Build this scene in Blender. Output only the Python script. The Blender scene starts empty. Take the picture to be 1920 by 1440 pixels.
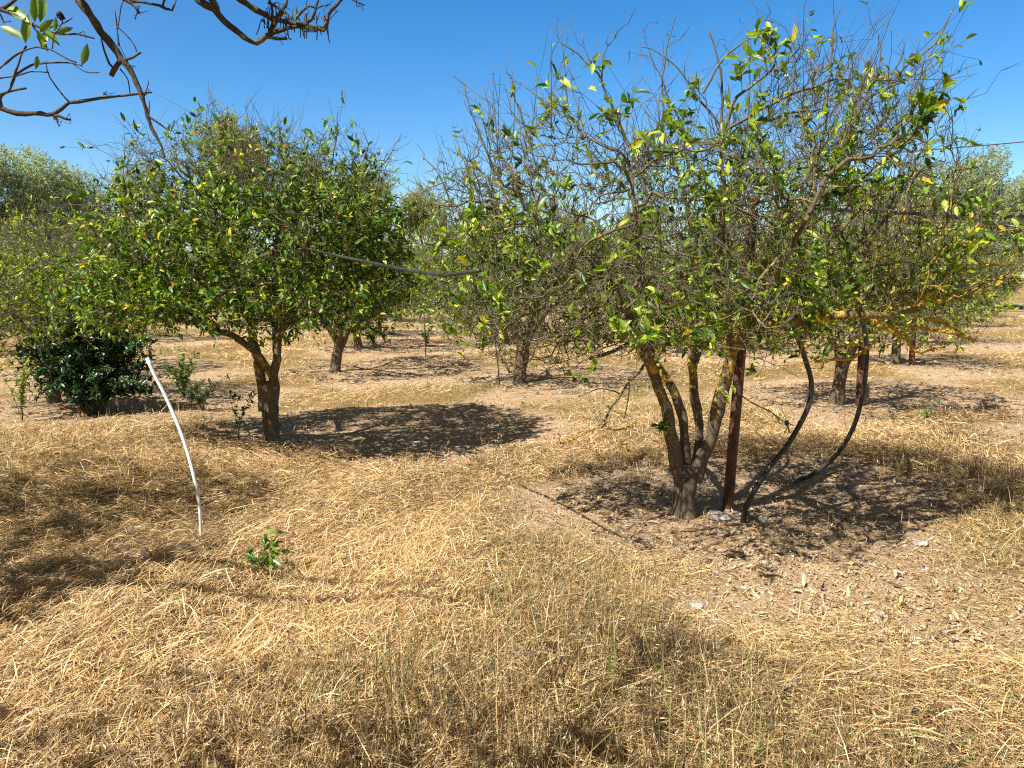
import bpy, math, random
import numpy as np
from mathutils import Vector

# ------------------------------------------------------------------ basics
scene = bpy.context.scene
COL = scene.collection
R = math.radians
F = 1450.0
CAM_H = 1.6
PITCH = math.atan(200.0 / F)
SUN_EL = R(52)
SUN_DIR_H = np.array([0.752, 0.659])          # horizontal direction the light travels in


def PX(px, py, y):
    """world point seen at photo pixel (px,py) at distance y in front of the camera"""
    x = (px - 960) / F
    u = (720 - py) / F
    d = np.array([x, math.cos(PITCH) + u * math.sin(PITCH), -math.sin(PITCH) + u * math.cos(PITCH)])
    return np.array([0, 0, CAM_H]) + d * (y / d[1])


def ground_z(x, y):
    x = np.asarray(x, float); y = np.asarray(y, float)
    z = (0.030 * np.sin(0.9 * x + 0.5 * y + 1.0) + 0.022 * np.sin(-1.3 * x + 1.1 * y + 2.2)
         + 0.012 * np.sin(2.7 * x + 2.1 * y) + 0.010 * np.sin(3.9 * y - 2.5 * x + .7)
         + 0.006 * np.sin(7.1 * x + 1.3) * np.sin(6.3 * y + .4))
    return z


def GP(px, py):
    x = (px - 960) / F
    u = (720 - py) / F
    d = np.array([x, math.cos(PITCH) + u * math.sin(PITCH), -math.sin(PITCH) + u * math.cos(PITCH)])
    t = CAM_H / -d[2]
    for _ in range(6):
        p = np.array([0, 0, CAM_H]) + d * t
        t = (CAM_H - float(ground_z(p[0], p[1]))) / -d[2]
    return np.array([0, 0, CAM_H]) + d * t


def project(P):
    P = np.atleast_2d(P)
    rel = P - np.array([0, 0, CAM_H])
    c, s = math.cos(PITCH), math.sin(PITCH)
    fwd = rel[:, 1] * c - rel[:, 2] * s
    up = rel[:, 1] * s + rel[:, 2] * c
    fw = np.where(fwd > .05, fwd, .05)
    return 960 + F * rel[:, 0] / fw, 720 - F * up / fw, fwd


def norm(v):
    v = np.asarray(v, float)
    return v / (np.linalg.norm(v, axis=-1, keepdims=True) + 1e-12)


class Noise3:
    """cheap smooth noise from random plane waves, about -1..1"""
    def __init__(self, seed, freq, n=14):
        r = np.random.default_rng(seed)
        k = norm(r.normal(size=(n, 3))) * freq * r.uniform(.5, 1.7, size=(n, 1))
        self.k = k; self.p = r.uniform(0, 6.28, n); self.n = n

    def __call__(self, P):
        P = np.atleast_2d(P)
        return np.sin(P @ self.k.T + self.p).sum(1) / math.sqrt(self.n / 2)


# ------------------------------------------------------------------ mesh building
def make_mesh(name, verts, faces_list, mat=None, col=None, smooth=False, fattr=None):
    """faces_list: list of int arrays (n,k). col: per vertex rgb. fattr: dict of per vertex floats"""
    me = bpy.data.meshes.new(name)
    verts = np.asarray(verts, np.float32)
    nv = len(verts)
    loops = np.concatenate([f.reshape(-1) for f in faces_list]).astype(np.int32)
    sizes = np.concatenate([np.full(len(f), f.shape[1], np.int32) for f in faces_list])
    starts = np.concatenate([[0], np.cumsum(sizes)[:-1]]).astype(np.int32)
    me.vertices.add(nv); me.vertices.foreach_set('co', verts.reshape(-1))
    me.loops.add(len(loops)); me.loops.foreach_set('vertex_index', loops)
    me.polygons.add(len(sizes)); me.polygons.foreach_set('loop_start', starts)
    if smooth:
        me.polygons.foreach_set('use_smooth', np.ones(len(sizes), bool))
    if col is not None:
        a = me.attributes.new('col', 'FLOAT_COLOR', 'POINT')
        c4 = np.ones((nv, 4), np.float32); c4[:, :3] = col
        a.data.foreach_set('color', c4.reshape(-1))
    for k, v in (fattr or {}).items():
        a = me.attributes.new(k, 'FLOAT', 'POINT')
        a.data.foreach_set('value', np.asarray(v, np.float32))
    me.update(calc_edges=True)
    me.validate()
    if mat: me.materials.append(mat)
    return me


def link(name, me, parent=None, **props):
    o = bpy.data.objects.new(name, me); COL.objects.link(o)
    if parent: o.parent = parent
    for k, v in props.items(): o[k] = v
    return o


def thing(name, loc, label, cat, group=None):
    o = bpy.data.objects.new(name, None); COL.objects.link(o)
    o.empty_display_size = .2
    o.location = loc; o['label'] = label; o['category'] = cat
    if group: o['group'] = group
    return o


class Tubes:
    def __init__(self):
        self.items = {}          # sides -> list of (pts, radii, lichen, caps)

    def add(self, pts, rad, sides=5, lichen=0.0):
        pts = np.asarray(pts, float); rad = np.asarray(rad, float)
        if len(pts) < 2: return
        li = np.broadcast_to(np.asarray(lichen, float), (len(pts),))
        self.items.setdefault(sides, []).append((pts, rad, li))

    def empty(self): return not self.items

    def mesh(self, name, mat, lump=0.0, seed=0, offset=(0, 0, 0), twist=0.0):
        V, Fc, Li, off = [], [], [], 0
        rs = np.random.default_rng(seed)
        for sides, items in self.items.items():
            P = np.concatenate([i[0] for i in items]); Rr = np.concatenate([i[1] for i in items])
            L = np.concatenate([i[2] for i in items])
            n = np.array([len(i[0]) for i in items]); st = np.concatenate([[0], np.cumsum(n)[:-1]])
            last = st + n - 1
            nxt = np.arange(len(P)) + 1; nxt[last] = last
            prv = np.arange(len(P)) - 1; prv[st] = st
            T = norm(P[nxt] - P[prv])
            ref = norm(P[last] - P[st] + 1e-6)
            # reference perpendicular per tube
            alt = np.where(np.abs(ref[:, 2:3]) < .8, np.array([[0, 0, 1.0]]), np.array([[1.0, 0, 0]]))
            side = norm(np.cross(ref, alt))
            S = np.repeat(side, n, axis=0)
            S = norm(S - (S * T).sum(1, keepdims=True) * T)
            B = np.cross(T, S)
            a = np.arange(sides) * 2 * math.pi / sides
            ring = (S[:, None, :] * np.cos(a)[None, :, None] + B[:, None, :] * np.sin(a)[None, :, None])
            rr = Rr[:, None] * np.ones(sides)[None]
            if lump:
                nz = Noise3(seed + 5, 28.0)
                pp = P[:, None, :] + ring * rr[..., None]
                ps = pp.reshape(-1, 3) * np.array([1, 1, .35])
                rr = rr * (1 + lump * nz(ps).reshape(rr.shape) * .5)
                nz2 = Noise3(seed + 9, 75.0)
                rr = rr * (1 + lump * nz2(ps).reshape(rr.shape) * .22)
            v = (P[:, None, :] + ring * rr[..., None]).reshape(-1, 3)
            idx = np.arange(len(P))
            mask = np.ones(len(P), bool); mask[last] = False
            i0 = idx[mask]
            q = []
            for k in range(sides):
                k2 = (k + 1) % sides
                q.append(np.stack([i0 * sides + k, i0 * sides + k2, (i0 + 1) * sides + k2, (i0 + 1) * sides + k], 1))
            q = np.concatenate(q) + off
            Fc.append(q)
            V.append(v); Li.append(np.repeat(L, sides)); off += len(v)
            # end caps
            cap = (last[:, None] * sides + np.arange(sides)[None]) + off - len(v)
            Fc.append(cap)
        V = np.concatenate(V) - np.asarray(offset)
        return make_mesh(name, V, Fc, mat, smooth=True, fattr={'lichen': np.concatenate(Li)})


LEAF_T = np.array([[0, 0, 0], [.33, -.8, .10], [.33, 0, 0], [.33, .8, .10],
                   [.70, -.72, .05], [.70, 0, -.05], [.70, .72, .05], [1.0, 0, -.16]])
LEAF_F4 = np.array([[1, 2, 5, 4], [2, 3, 6, 5]])
LEAF_F3 = np.array([[0, 2, 1], [0, 3, 2], [4, 5, 7], [5, 6, 7]])


class Leaves:
    def __init__(self): self.P, self.A, self.N, self.L, self.W, self.C, self.K = [], [], [], [], [], [], []

    def add(self, p, a, n, L, W, c, curl=1.0):
        p = np.atleast_2d(p); m = len(p)
        self.P.append(p); self.A.append(np.broadcast_to(a, (m, 3))); self.N.append(np.broadcast_to(n, (m, 3)))
        self.L.append(np.broadcast_to(L, (m,))); self.W.append(np.broadcast_to(W, (m,)))
        self.C.append(np.broadcast_to(c, (m, 3))); self.K.append(np.broadcast_to(curl, (m,)))

    def count(self): return sum(len(p) for p in self.P)

    def mesh(self, name, mat, offset=(0, 0, 0)):
        P = np.concatenate(self.P) - np.asarray(offset); A = norm(np.concatenate(self.A)); N = np.concatenate(self.N)
        L = np.concatenate(self.L); W = np.concatenate(self.W); C = np.concatenate(self.C); K = np.concatenate(self.K)
        N = norm(N - (N * A).sum(1, keepdims=True) * A + 1e-6)
        S = np.cross(A, N)
        t = LEAF_T
        v = (P[:, None] + L[:, None, None] * (A[:, None] * t[None, :, 0:1])
             + W[:, None, None] * .5 * (S[:, None] * t[None, :, 1:2])
             + (L * K)[:, None, None] * (N[:, None] * t[None, :, 2:3]))
        m = len(P); base = (np.arange(m) * 8)[:, None, None]
        f4 = (LEAF_F4[None] + base).reshape(-1, 4); f3 = (LEAF_F3[None] + base).reshape(-1, 3)
        return make_mesh(name, v.reshape(-1, 3), [f4, f3], mat, col=np.repeat(C, 8, axis=0), smooth=True)


# ------------------------------------------------------------------ materials
def new_mat(name):
    m = bpy.data.materials.new(name); m.use_nodes = True
    nt = m.node_tree
    for n in list(nt.nodes): nt.nodes.remove(n)
    out = nt.nodes.new('ShaderNodeOutputMaterial')
    return m, nt, out


def N(nt, typ, **kw):
    n = nt.nodes.new('ShaderNode' + typ)
    for k, v in kw.items():
        if k.startswith('i_'):
            key = k[2:]
            key = int(key) if key.isdigit() else key.replace('_', ' ')
            n.inputs[key].default_value = v
        else: setattr(n, k, v)
    return n


def ramp(nt, fac, stops):
    n = nt.nodes.new('ShaderNodeValToRGB')
    el = n.color_ramp.elements
    while len(el) > 1: el.remove(el[-1])
    el[0].position = stops[0][0]; el[0].color = (*stops[0][1], 1)
    for p, c in stops[1:]:
        e = el.new(p); e.color = (*c, 1)
    nt.links.new(fac, n.inputs[0])
    return n.outputs[0]


def mix(nt, fac, a, b, blend='MIX'):
    n = nt.nodes.new('ShaderNodeMix'); n.data_type = 'RGBA'; n.blend_type = blend
    for val, sock in ((fac, n.inputs[0]), (a, n.inputs[6]), (b, n.inputs[7])):
        if hasattr(val, 'is_output'): nt.links.new(val, sock)
        elif isinstance(val, (int, float)): sock.default_value = val
        else: sock.default_value = (*val, 1)
    return n.outputs[2]


def mth(nt, op, a, b=None):
    n = nt.nodes.new('ShaderNodeMath'); n.operation = op
    for val, sock in ((a, n.inputs[0]), (b, n.inputs[1])):
        if val is None: continue
        if hasattr(val, 'is_output'): nt.links.new(val, sock)
        else: sock.default_value = val
    return n.outputs[0]


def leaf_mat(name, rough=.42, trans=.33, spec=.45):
    m, nt, out = new_mat(name)
    at = N(nt, 'Attribute', attribute_name='col')
    tc = N(nt, 'TexCoord')
    nz = N(nt, 'TexNoise', i_Scale=22.0, i_Detail=3.0); nt.links.new(tc.outputs['Object'], nz.inputs['Vector'])
    v = ramp(nt, nz.outputs[0], [(.3, (.72, .72, .72)), (.7, (1.25, 1.25, 1.2))])
    c = mix(nt, 1.0, at.outputs['Color'], v, 'MULTIPLY')
    p = N(nt, 'BsdfPrincipled'); nt.links.new(c, p.inputs['Base Color'])
    p.inputs['Roughness'].default_value = rough; p.inputs['Specular IOR Level'].default_value = spec
    t = N(nt, 'BsdfTranslucent')
    tcol = mix(nt, 1.0, c, (1.6, 1.7, .7), 'MULTIPLY'); nt.links.new(tcol, t.inputs['Color'])
    ms = N(nt, 'MixShader'); ms.inputs[0].default_value = trans
    nt.links.new(p.outputs[0], ms.inputs[1]); nt.links.new(t.outputs[0], ms.inputs[2])
    nt.links.new(ms.outputs[0], out.inputs[0])
    return m


def straw_mat(name, trans=.22):
    m, nt, out = new_mat(name)
    at = N(nt, 'Attribute', attribute_name='col')
    p = N(nt, 'BsdfPrincipled'); nt.links.new(at.outputs['Color'], p.inputs['Base Color'])
    p.inputs['Roughness'].default_value = .55; p.inputs['Specular IOR Level'].default_value = .35
    t = N(nt, 'BsdfTranslucent'); nt.links.new(at.outputs['Color'], t.inputs['Color'])
    ms = N(nt, 'MixShader'); ms.inputs[0].default_value = trans
    nt.links.new(p.outputs[0], ms.inputs[1]); nt.links.new(t.outputs[0], ms.inputs[2])
    nt.links.new(ms.outputs[0], out.inputs[0])
    return m


def bark_mat(name, dark, light, warm, scale=1.0, lichen_col=(.50, .34, .05), streak=1.0):
    m, nt, out = new_mat(name)
    tc = N(nt, 'TexCoord')
    mp = N(nt, 'Mapping'); mp.inputs['Scale'].default_value = (1, 1, .22); nt.links.new(tc.outputs['Object'], mp.inputs['Vector'])
    n1 = N(nt, 'TexNoise', i_Scale=38.0 * scale, i_Detail=6.0, i_Roughness=.65); nt.links.new(mp.outputs[0], n1.inputs['Vector'])
    n2 = N(nt, 'TexNoise', i_Scale=5.0 * scale, i_Detail=3.0); nt.links.new(tc.outputs['Object'], n2.inputs['Vector'])
    n3 = N(nt, 'TexNoise', i_Scale=11.0 * scale, i_Detail=4.0, i_Roughness=.7); nt.links.new(tc.outputs['Object'], n3.inputs['Vector'])
    c = ramp(nt, n1.outputs[0], [(.32, dark), (.62, light)])
    c = mix(nt, mth(nt, 'MULTIPLY', n2.outputs[0], .75), c, warm)
    # pale grey crust spots
    sp = ramp(nt, n3.outputs[0], [(.58, (0, 0, 0)), (.66, (1, 1, 1))])
    c = mix(nt, mth(nt, 'MULTIPLY', sp, .45), c, tuple(min(1, 1.9 * v) for v in light))
    at = N(nt, 'Attribute', attribute_name='lichen')
    n4 = N(nt, 'TexNoise', i_Scale=19.0 * scale, i_Detail=5.0, i_Roughness=.7); nt.links.new(tc.outputs['Object'], n4.inputs['Vector'])
    k = mth(nt, 'SUBTRACT', mth(nt, 'ADD', n4.outputs[0], mth(nt, 'MULTIPLY', at.outputs['Fac'], .50)), .80)
    k = mth(nt, 'MULTIPLY', k, 9.0)
    kc = nt.nodes.new('ShaderNodeClamp'); nt.links.new(k, kc.inputs[0])
    lc = mix(nt, n1.outputs[0], tuple(v * .55 for v in lichen_col), tuple(min(1, v * 1.25) for v in lichen_col))
    c = mix(nt, kc.outputs[0], c, lc)
    p = N(nt, 'BsdfPrincipled'); nt.links.new(c, p.inputs['Base Color'])
    p.inputs['Roughness'].default_value = .85; p.inputs['Specular IOR Level'].default_value = .2
    b = N(nt, 'Bump'); b.inputs['Strength'].default_value = .9; b.inputs['Distance'].default_value = .012
    nt.links.new(mth(nt, 'ADD', n1.outputs[0], mth(nt, 'MULTIPLY', kc.outputs[0], .5)), b.inputs['Height'])
    nt.links.new(b.outputs[0], p.inputs['Normal'])
    nt.links.new(p.outputs[0], out.inputs[0])
    return m


def plain_mat(name, c1, c2, scale=20, rough=.5, spec=.5, metal=0, bump=.2, stretch=(1, 1, 1), c3=None):
    m, nt, out = new_mat(name)
    tc = N(nt, 'TexCoord'); mp = N(nt, 'Mapping'); mp.inputs['Scale'].default_value = stretch
    nt.links.new(tc.outputs['Object'], mp.inputs['Vector'])
    n1 = N(nt, 'TexNoise', i_Scale=float(scale), i_Detail=6.0, i_Roughness=.65); nt.links.new(mp.outputs[0], n1.inputs['Vector'])
    c = ramp(nt, n1.outputs[0], [(.35, c1), (.65, c2)])
    if c3:
        n2 = N(nt, 'TexNoise', i_Scale=scale * .23, i_Detail=4.0); nt.links.new(mp.outputs[0], n2.inputs['Vector'])
        k = ramp(nt, n2.outputs[0], [(.5, (0, 0, 0)), (.62, (1, 1, 1))])
        c = mix(nt, k, c, c3)
    p = N(nt, 'BsdfPrincipled'); nt.links.new(c, p.inputs['Base Color'])
    p.inputs['Roughness'].default_value = rough; p.inputs['Specular IOR Level'].default_value = spec
    p.inputs['Metallic'].default_value = metal
    b = N(nt, 'Bump'); b.inputs['Strength'].default_value = bump; b.inputs['Distance'].default_value = .004
    nt.links.new(n1.outputs[0], b.inputs['Height']); nt.links.new(b.outputs[0], p.inputs['Normal'])
    nt.links.new(p.outputs[0], out.inputs[0])
    return m


M_LEAF = leaf_mat('citrus_leaf')
M_DARKLEAF = leaf_mat('dark_leaf', rough=.36, trans=.18, spec=.5)
M_GREYLEAF = leaf_mat('grey_leaf', rough=.6, trans=.40, spec=.25)
M_STRAW = straw_mat('straw')
M_LITTER = straw_mat('litter', .1)
M_BARK = bark_mat('citrus_bark', (.028, .022, .015), (.15, .122, .09), (.16, .105, .068))
M_TWIG = bark_mat('citrus_twig_bark', (.034, .029, .018), (.17, .148, .098), (.13, .112, .055), scale=1.0)
M_PALEBARK = bark_mat('pale_bark', (.12, .10, .08), (.30, .27, .22), (.24, .21, .16))
M_OVERBARK = bark_mat('overhead_bark', (.03, .022, .016), (.12, .09, .065), (.09, .06, .045), scale=1.6, lichen_col=(.22, .19, .06))  # darker brown bark of the two trees beside the camera
M_LICHEN = plain_mat('yellow_lichen', (.30, .20, .03), (.64, .44, .07), 160, .9, .1, bump=1.0)
M_RUST = plain_mat('rusty_steel', (.075, .032, .020), (.16, .078, .052), 30, .75, .3, .15, .5, (1, 1, .3), c3=(.22, .10, .07))
M_HOSE = plain_mat('black_polythene', (.012, .012, .013), (.035, .034, .033), 25, .38, .5, 0, .25, (1, 1, .6), c3=(.05, .046, .04))
M_WHITE = plain_mat('white_pvc', (.70, .70, .70), (.82, .82, .81), 30, .38, .5, 0, .1, (1, 1, .5), c3=(.55, .51, .44))
M_BORESHADE = plain_mat('bore_shade_grey', (.10, .10, .10), (.2, .2, .2), 30, .7, .3)  # dark grey painted as the shade inside the pipe end
M_WIRE = plain_mat('dull_wire', (.10, .05, .045), (.20, .10, .09), 30, .6, .4)
M_TUBE = plain_mat('drip_tube', (.02, .02, .02), (.05, .045, .04), 30, .5, .4)
M_STONE = plain_mat('stone', (.20, .165, .125), (.40, .34, .27), 28, .9, .2, 0, .9, c3=(.46, .41, .34))
M_FRUIT = plain_mat('dried_fruit', (.012, .008, .006), (.03, .02, .015), 60, .7, .3, 0, .9)

PAL = {
    'main': ([(.05, .10, .010), (.12, .19, .015), (.22, .30, .022), (.36, .41, .04), (.62, .47, .03)], [.30, .30, .25, .13, .02]),
    'left': ([(.035, .075, .008), (.085, .15, .012), (.18, .26, .018), (.30, .36, .035), (.62, .42, .03)], [.36, .29, .2, .12, .03]),
    'back': ([(.06, .105, .014), (.12, .18, .02), (.20, .26, .03), (.31, .34, .05), (.55, .42, .05)], [.22, .3, .28, .18, .02]),
    'edge': ([(.055, .10, .010), (.13, .19, .016), (.24, .28, .024), (.33, .36, .04), (.60, .45, .03)], [.22, .28, .29, .19, .02]),
    'bush': ([(.016, .046, .016), (.03, .078, .024), (.07, .14, .04)], [.4, .38, .22]),
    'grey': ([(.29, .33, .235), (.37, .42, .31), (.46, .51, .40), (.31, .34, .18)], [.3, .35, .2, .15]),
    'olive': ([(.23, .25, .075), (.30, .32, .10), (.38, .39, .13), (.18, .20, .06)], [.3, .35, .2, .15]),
    'straw': ([(.6, .48, .28), (.45, .34, .18)], [.5, .5]),
    'fresh': ([(.07, .15, .02), (.12, .22, .03), (.2, .30, .045)], [.3, .4, .3]),
}


def pick_col(rng, pal, n):
    cols, w = PAL[pal]
    cols = np.array(cols)[rng.choice(len(cols), n, p=np.array(w) / sum(w))]
    return cols * (1.0 if pal in ('bush', 'grey', 'olive', 'straw') else 1.15) * rng.uniform(.7, 1.25, (n, 1)) * rng.uniform(.92, 1.08, (n, 3))


# ------------------------------------------------------------------ tree growing
def spline(pts, step=.05, wob=0, rng=None):
    pts = np.asarray(pts, float)
    P = np.concatenate([[2 * pts[0] - pts[1]], pts, [2 * pts[-1] - pts[-2]]])
    out = []
    for i in range(1, len(P) - 2):
        n = max(2, int(np.linalg.norm(P[i + 1][:3] - P[i][:3]) / step))
        for t in np.arange(n) / n:
            a, b, c, d = P[i - 1], P[i], P[i + 1], P[i + 2]
            out.append(.5 * ((2 * b) + (-a + c) * t + (2 * a - 5 * b + 4 * c - d) * t * t + (-a + 3 * b - 3 * c + d) * t ** 3))
    out.append(pts[-1])
    out = np.array(out)
    if wob and rng is not None:
        w = rng.normal(size=(len(out), 3)) * wob
        w[1:-1] = (w[:-2] + w[1:-1] + w[2:]) / 2.2
        w[0] = 0
        out[:, :3] += w
    return out


def colonize(nodes, attr, rng, Di, Dk, step, iters=70, jit=.25, trop=(0, 0, .05)):
    X = np.array(nodes, float); par = np.full(len(X), -1)
    kids = np.zeros(len(X), int)
    trop = np.array(trop)
    D = np.linalg.norm(attr[:, None] - X[None], axis=2)
    near = D.argmin(1); dist = D.min(1)
    for _ in range(iters):
        act = dist < Di
        if not act.any(): break
        acc = np.zeros_like(X)
        np.add.at(acc, near[act], norm(attr[act] - X[near[act]]))
        u = np.unique(near[act]); u = u[kids[u] < 3]
        if len(u) == 0: break
        d = norm(acc[u]); d = norm(d + rng.normal(size=d.shape) * jit + trop)
        newp = X[u] + d * step
        kids[u] += 1
        i0 = len(X)
        X = np.concatenate([X, newp]); par = np.concatenate([par, u]); kids = np.concatenate([kids, np.zeros(len(u), int)])
        D = np.linalg.norm(attr[:, None] - newp[None], axis=2)
        j = D.argmin(1); dm = D.min(1)
        b = dm < dist
        near[b] = i0 + j[b]; dist[b] = dm[b]
        keep = dist > Dk
        attr = attr[keep]; near = near[keep]; dist = dist[keep]
        if len(attr) == 0: break
    return X, par


def chains(X, par, n0, r_tip=.0022, e=2.3, rmax=.03):
    n = len(X)
    acc = np.zeros(n)
    rad = np.zeros(n)
    first = np.full(n, -1)
    best = np.zeros(n)
    for i in range(n - 1, -1, -1):
        rad[i] = max(acc[i], r_tip ** e) ** (1 / e)
        p = par[i]
        if p >= 0:
            acc[p] += rad[i] ** e
            if rad[i] > best[p]: best[p] = rad[i]; first[p] = i
    rad = np.minimum(rad, rmax)
    out = []
    for i in range(n0, n):
        p = par[i]
        if p < n0 or first[p] != i:
            c = [i]
            while first[c[-1]] >= 0: c.append(first[c[-1]])
            pts = np.concatenate([X[p][None], X[c]]); rr = np.concatenate([[rad[i]], rad[c]])
            out.append((pts, rr))
    return out, rad


def add_twigs(tw, lv, rng, pts, dirs, o, leafy, up_only=None):
    """side twigs at pts; leaves along them. o: options"""
    n = len(pts)
    if n == 0: return
    d = norm(dirs * o.get('along', .5) + rng.normal(size=(n, 3)) * .75 + np.array([0, 0, o.get('up', .35)]))
    L = rng.uniform(*o.get('tl', (.08, .26)), n)
    if up_only is not None: L = L * np.where(up_only, rng.uniform(1.2, 2.3, n), 1.0)
    bend = rng.normal(size=(n, 3)) * .22 + np.array([0, 0, o.get('bend', .1)])
    k = 5
    s = np.linspace(0, 1, k)
    wob = rng.normal(size=(n, k, 3)) * .012
    wob[:, 0] = 0
    P = pts[:, None] + L[:, None, None] * (d[:, None] * s[None, :, None] + bend[:, None] * (s ** 2)[None, :, None]) + wob
    r0 = rng.uniform(*o.get('tr', (.0014, .0024)), n)
    for i in range(n):
        tw.add(P[i], r0[i] * np.linspace(1, .45, k), 3, o.get('lichen', 0.15))
        # twiglets
        for q in range(rng.integers(0, o.get('sub', 3) + 1)):
            t = rng.integers(1, k - 1)
            dd = norm(norm(P[i, t + 1] - P[i, t]) + rng.normal(size=3) * .6 + np.array([0, 0, .15]))
            l2 = L[i] * rng.uniform(.2, .5)
            mid = P[i, t] + dd * l2 * .5 + rng.normal(size=3) * .006
            tw.add([P[i, t], mid, P[i, t] + dd * l2], r0[i] * np.array([.75, .6, .4]), 3, o.get('lichen', .15))
            if rng.random() < leafy[i] * .8:
                put_leaves(lv, rng, (P[i, t] + dd * l2)[None], dd[None], rng.integers(1, 4), o)
        if rng.random() < leafy[i]:
            m = rng.integers(*o.get('lpt', (3, 7)))
            ts = rng.uniform(.45, 1.0, m)
            base = P[i, 0] + (P[i, -1] - P[i, 0]) * ts[:, None]
            put_leaves(lv, rng, base, np.repeat(norm(P[i, -1] - P[i, -2])[None], m, 0), 1, o)


def put_leaves(lv, rng, base, d, rep, o):
    base = np.repeat(base, rep, 0); d = np.repeat(d, rep, 0); m = len(base)
    a = norm(d * .6 + rng.normal(size=(m, 3)) * .75 + np.array([0, 0, o.get('ldir', .05)]))
    n = norm(rng.normal(size=(m, 3)) * .65 + np.array([0, 0, 1.0]) - np.array([.25, .25, 0]))
    l0, l1 = o.get('ll', (.05, .10)); L = l0 + (l1 - l0) * rng.beta(1.3, 1.9, m) * rng.uniform(.8, 1.15)
    lv.add(base, a, n, L, L * rng.uniform(.38, .52, m), pick_col(rng, o['pal'], m), rng.uniform(.5, 1.6, m))


def ellipsoid_pts(rng, n, c, s, shell=.55, flat=-.75, noise=None, cut=-.6):
    out = []
    while len(out) < n:
        v = norm(rng.normal(size=(n * 2, 3))) * (rng.uniform(0, 1, (n * 2, 1)) ** (1 / 3.0 * (1 - shell) + 1e-3))
        v = v[v[:, 2] > flat]
        p = v * np.array(s) + np.array(c)
        if noise is not None: p = p[noise(p) > cut]
        out.extend(p)
    return np.array(out[:n])


def finish_tree(name, root, base, rng, trunk, limbs, feats, attr, o, lichen_fn=None, extra=None,
                keep=None, bark=None, twigm=None, leafm=None):
    """trunk: (pts,rad); limbs: list of (pts, rad); feats: list of (pts, rad, lichen, opts)"""
    bark = bark or M_BARK; twigm = twigm or M_TWIG; leafm = leafm or M_LEAF
    lichen_fn = lichen_fn or (lambda p: np.full(len(p), .18))
    meshes = []
    ts = o.get('slim', 1.0)
    t = Tubes(); t.add(trunk[0], trunk[1] * ts, 18, lichen_fn(trunk[0]) * .95)
    meshes.append(('trunk', t.mesh(name + '_trunk', bark, lump=.16, seed=int(rng.integers(1e6)), offset=base)))
    start = []
    for pts, rad in limbs:
        t = Tubes(); t.add(pts, rad * ts, 12, lichen_fn(pts) * .9)
        meshes.append(('limb', t.mesh(name + '_limb', bark, lump=.16, seed=int(rng.integers(1e6)), offset=base)))
        h = int(len(pts) * o.get('limb_from', .35)); start.append(pts[h:])
    start = np.concatenate(start)
    X, par = colonize(start, attr, rng, o.get('Di', 1.2), o.get('Dk', .13), o.get('step', .075), o.get('iters', 60), o.get('jit', .32), o.get('trop', (0, 0, .04)))
    n0 = len(start)
    ch, rad = chains(X, par, n0, o.get('rtip', .0024), 2.2, o.get('rmax', .024))
    tw = Tubes(); lv = Leaves()
    for pts, rr in ch:
        if keep is not None and not keep(pts).all():
            k = int(np.argmin(keep(pts)))
            pts = pts[:k]; rr = rr[:k]
            if len(pts) < 2: continue
        sides = 6 if rr[0] > .008 else (4 if rr[0] > .004 else 3)
        tw.add(pts, rr, sides, lichen_fn(pts))
    # side twigs
    idx = np.arange(n0, len(X)); idx = idx[rad[idx] < .009]
    idx = np.repeat(idx, o.get('twig_rep', 2)); idx = idx[rng.random(len(idx)) < o.get('twig_p', .6)]
    if keep is not None: idx = idx[keep(X[idx])]
    pts = X[idx]; dirs = norm(X[idx] - X[par[idx]])
    ztop = attr[:, 2].max(); zb = attr[:, 2].min()
    hz = (pts[:, 2] - zb) / (ztop - zb)
    lf = Noise3(int(rng.integers(1e6)), o.get('clump', 4.5))(pts)
    leafy = np.clip(o.get('leafy', .5) + o.get('amp', .42) * lf, 0, 1)
    topbare = o.get('topbare', .72)
    up = (hz > topbare) & (rng.random(len(pts)) < .5)
    leafy = np.where(hz > topbare, leafy * o.get('topleaf', .35), leafy)
    add_twigs(tw, lv, rng, pts, dirs, o, leafy, up)
    for f in feats:
        pts, rr, li, fo = f
        tw.add(pts, rr, 7 if max(rr) > .006 else 5, li)
        oo = dict(o); oo.update(fo); oo['lichen'] = float(np.mean(li))
        q = pts[1:]; dd = norm(np.diff(pts, axis=0))
        sel = rng.random(len(q)) < oo.get('ftw', .35)
        sel[:int(len(q) * .25)] = False
        if sel.any(): add_twigs(tw, lv, rng, q[sel], dd[sel], oo, np.full(sel.sum(), oo.get('fleaf', .1)))
    if extra: extra(tw, lv, rng)
    meshes.append(('branchwork', tw.mesh(name + '_branchwork', twigm, offset=base)))
    if lv.count(): meshes.append(('foliage', lv.mesh(name + '_foliage', leafm, offset=base)))
    objs = []
    if root is not None:
        for nme, me in meshes: objs.append(link(nme, me, root))
    return meshes, objs


def lim(spec, rng, r0, r1, wob=.006):
    p = spline(spec, .045, wob, rng)
    return p, np.linspace(r0, r1, len(p)) * (1 + rng.normal(size=len(p)) * .03)


def trunk_tube(pts, rads, rng):
    a = np.concatenate([np.asarray(pts, float), np.asarray(rads, float)[:, None]], 1)
    s = spline(a, .03)
    return s[:, :3], s[:, 3]


def place(meshes, loc, rz, sc, label, group, name='citrus_tree', cat='citrus tree'):
    root = thing(name, loc, label, cat, group)
    root.rotation_euler = (0, 0, rz); root.scale = (sc, sc, sc)
    for nme, me in meshes: link(nme, me, root)
    return root


def pxs(lst, y0):
    out = []
    for t in lst:
        out.append(PX(t[0], t[1], y0 + (t[2] if len(t) > 2 else 0)))
    return np.array(out)


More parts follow.
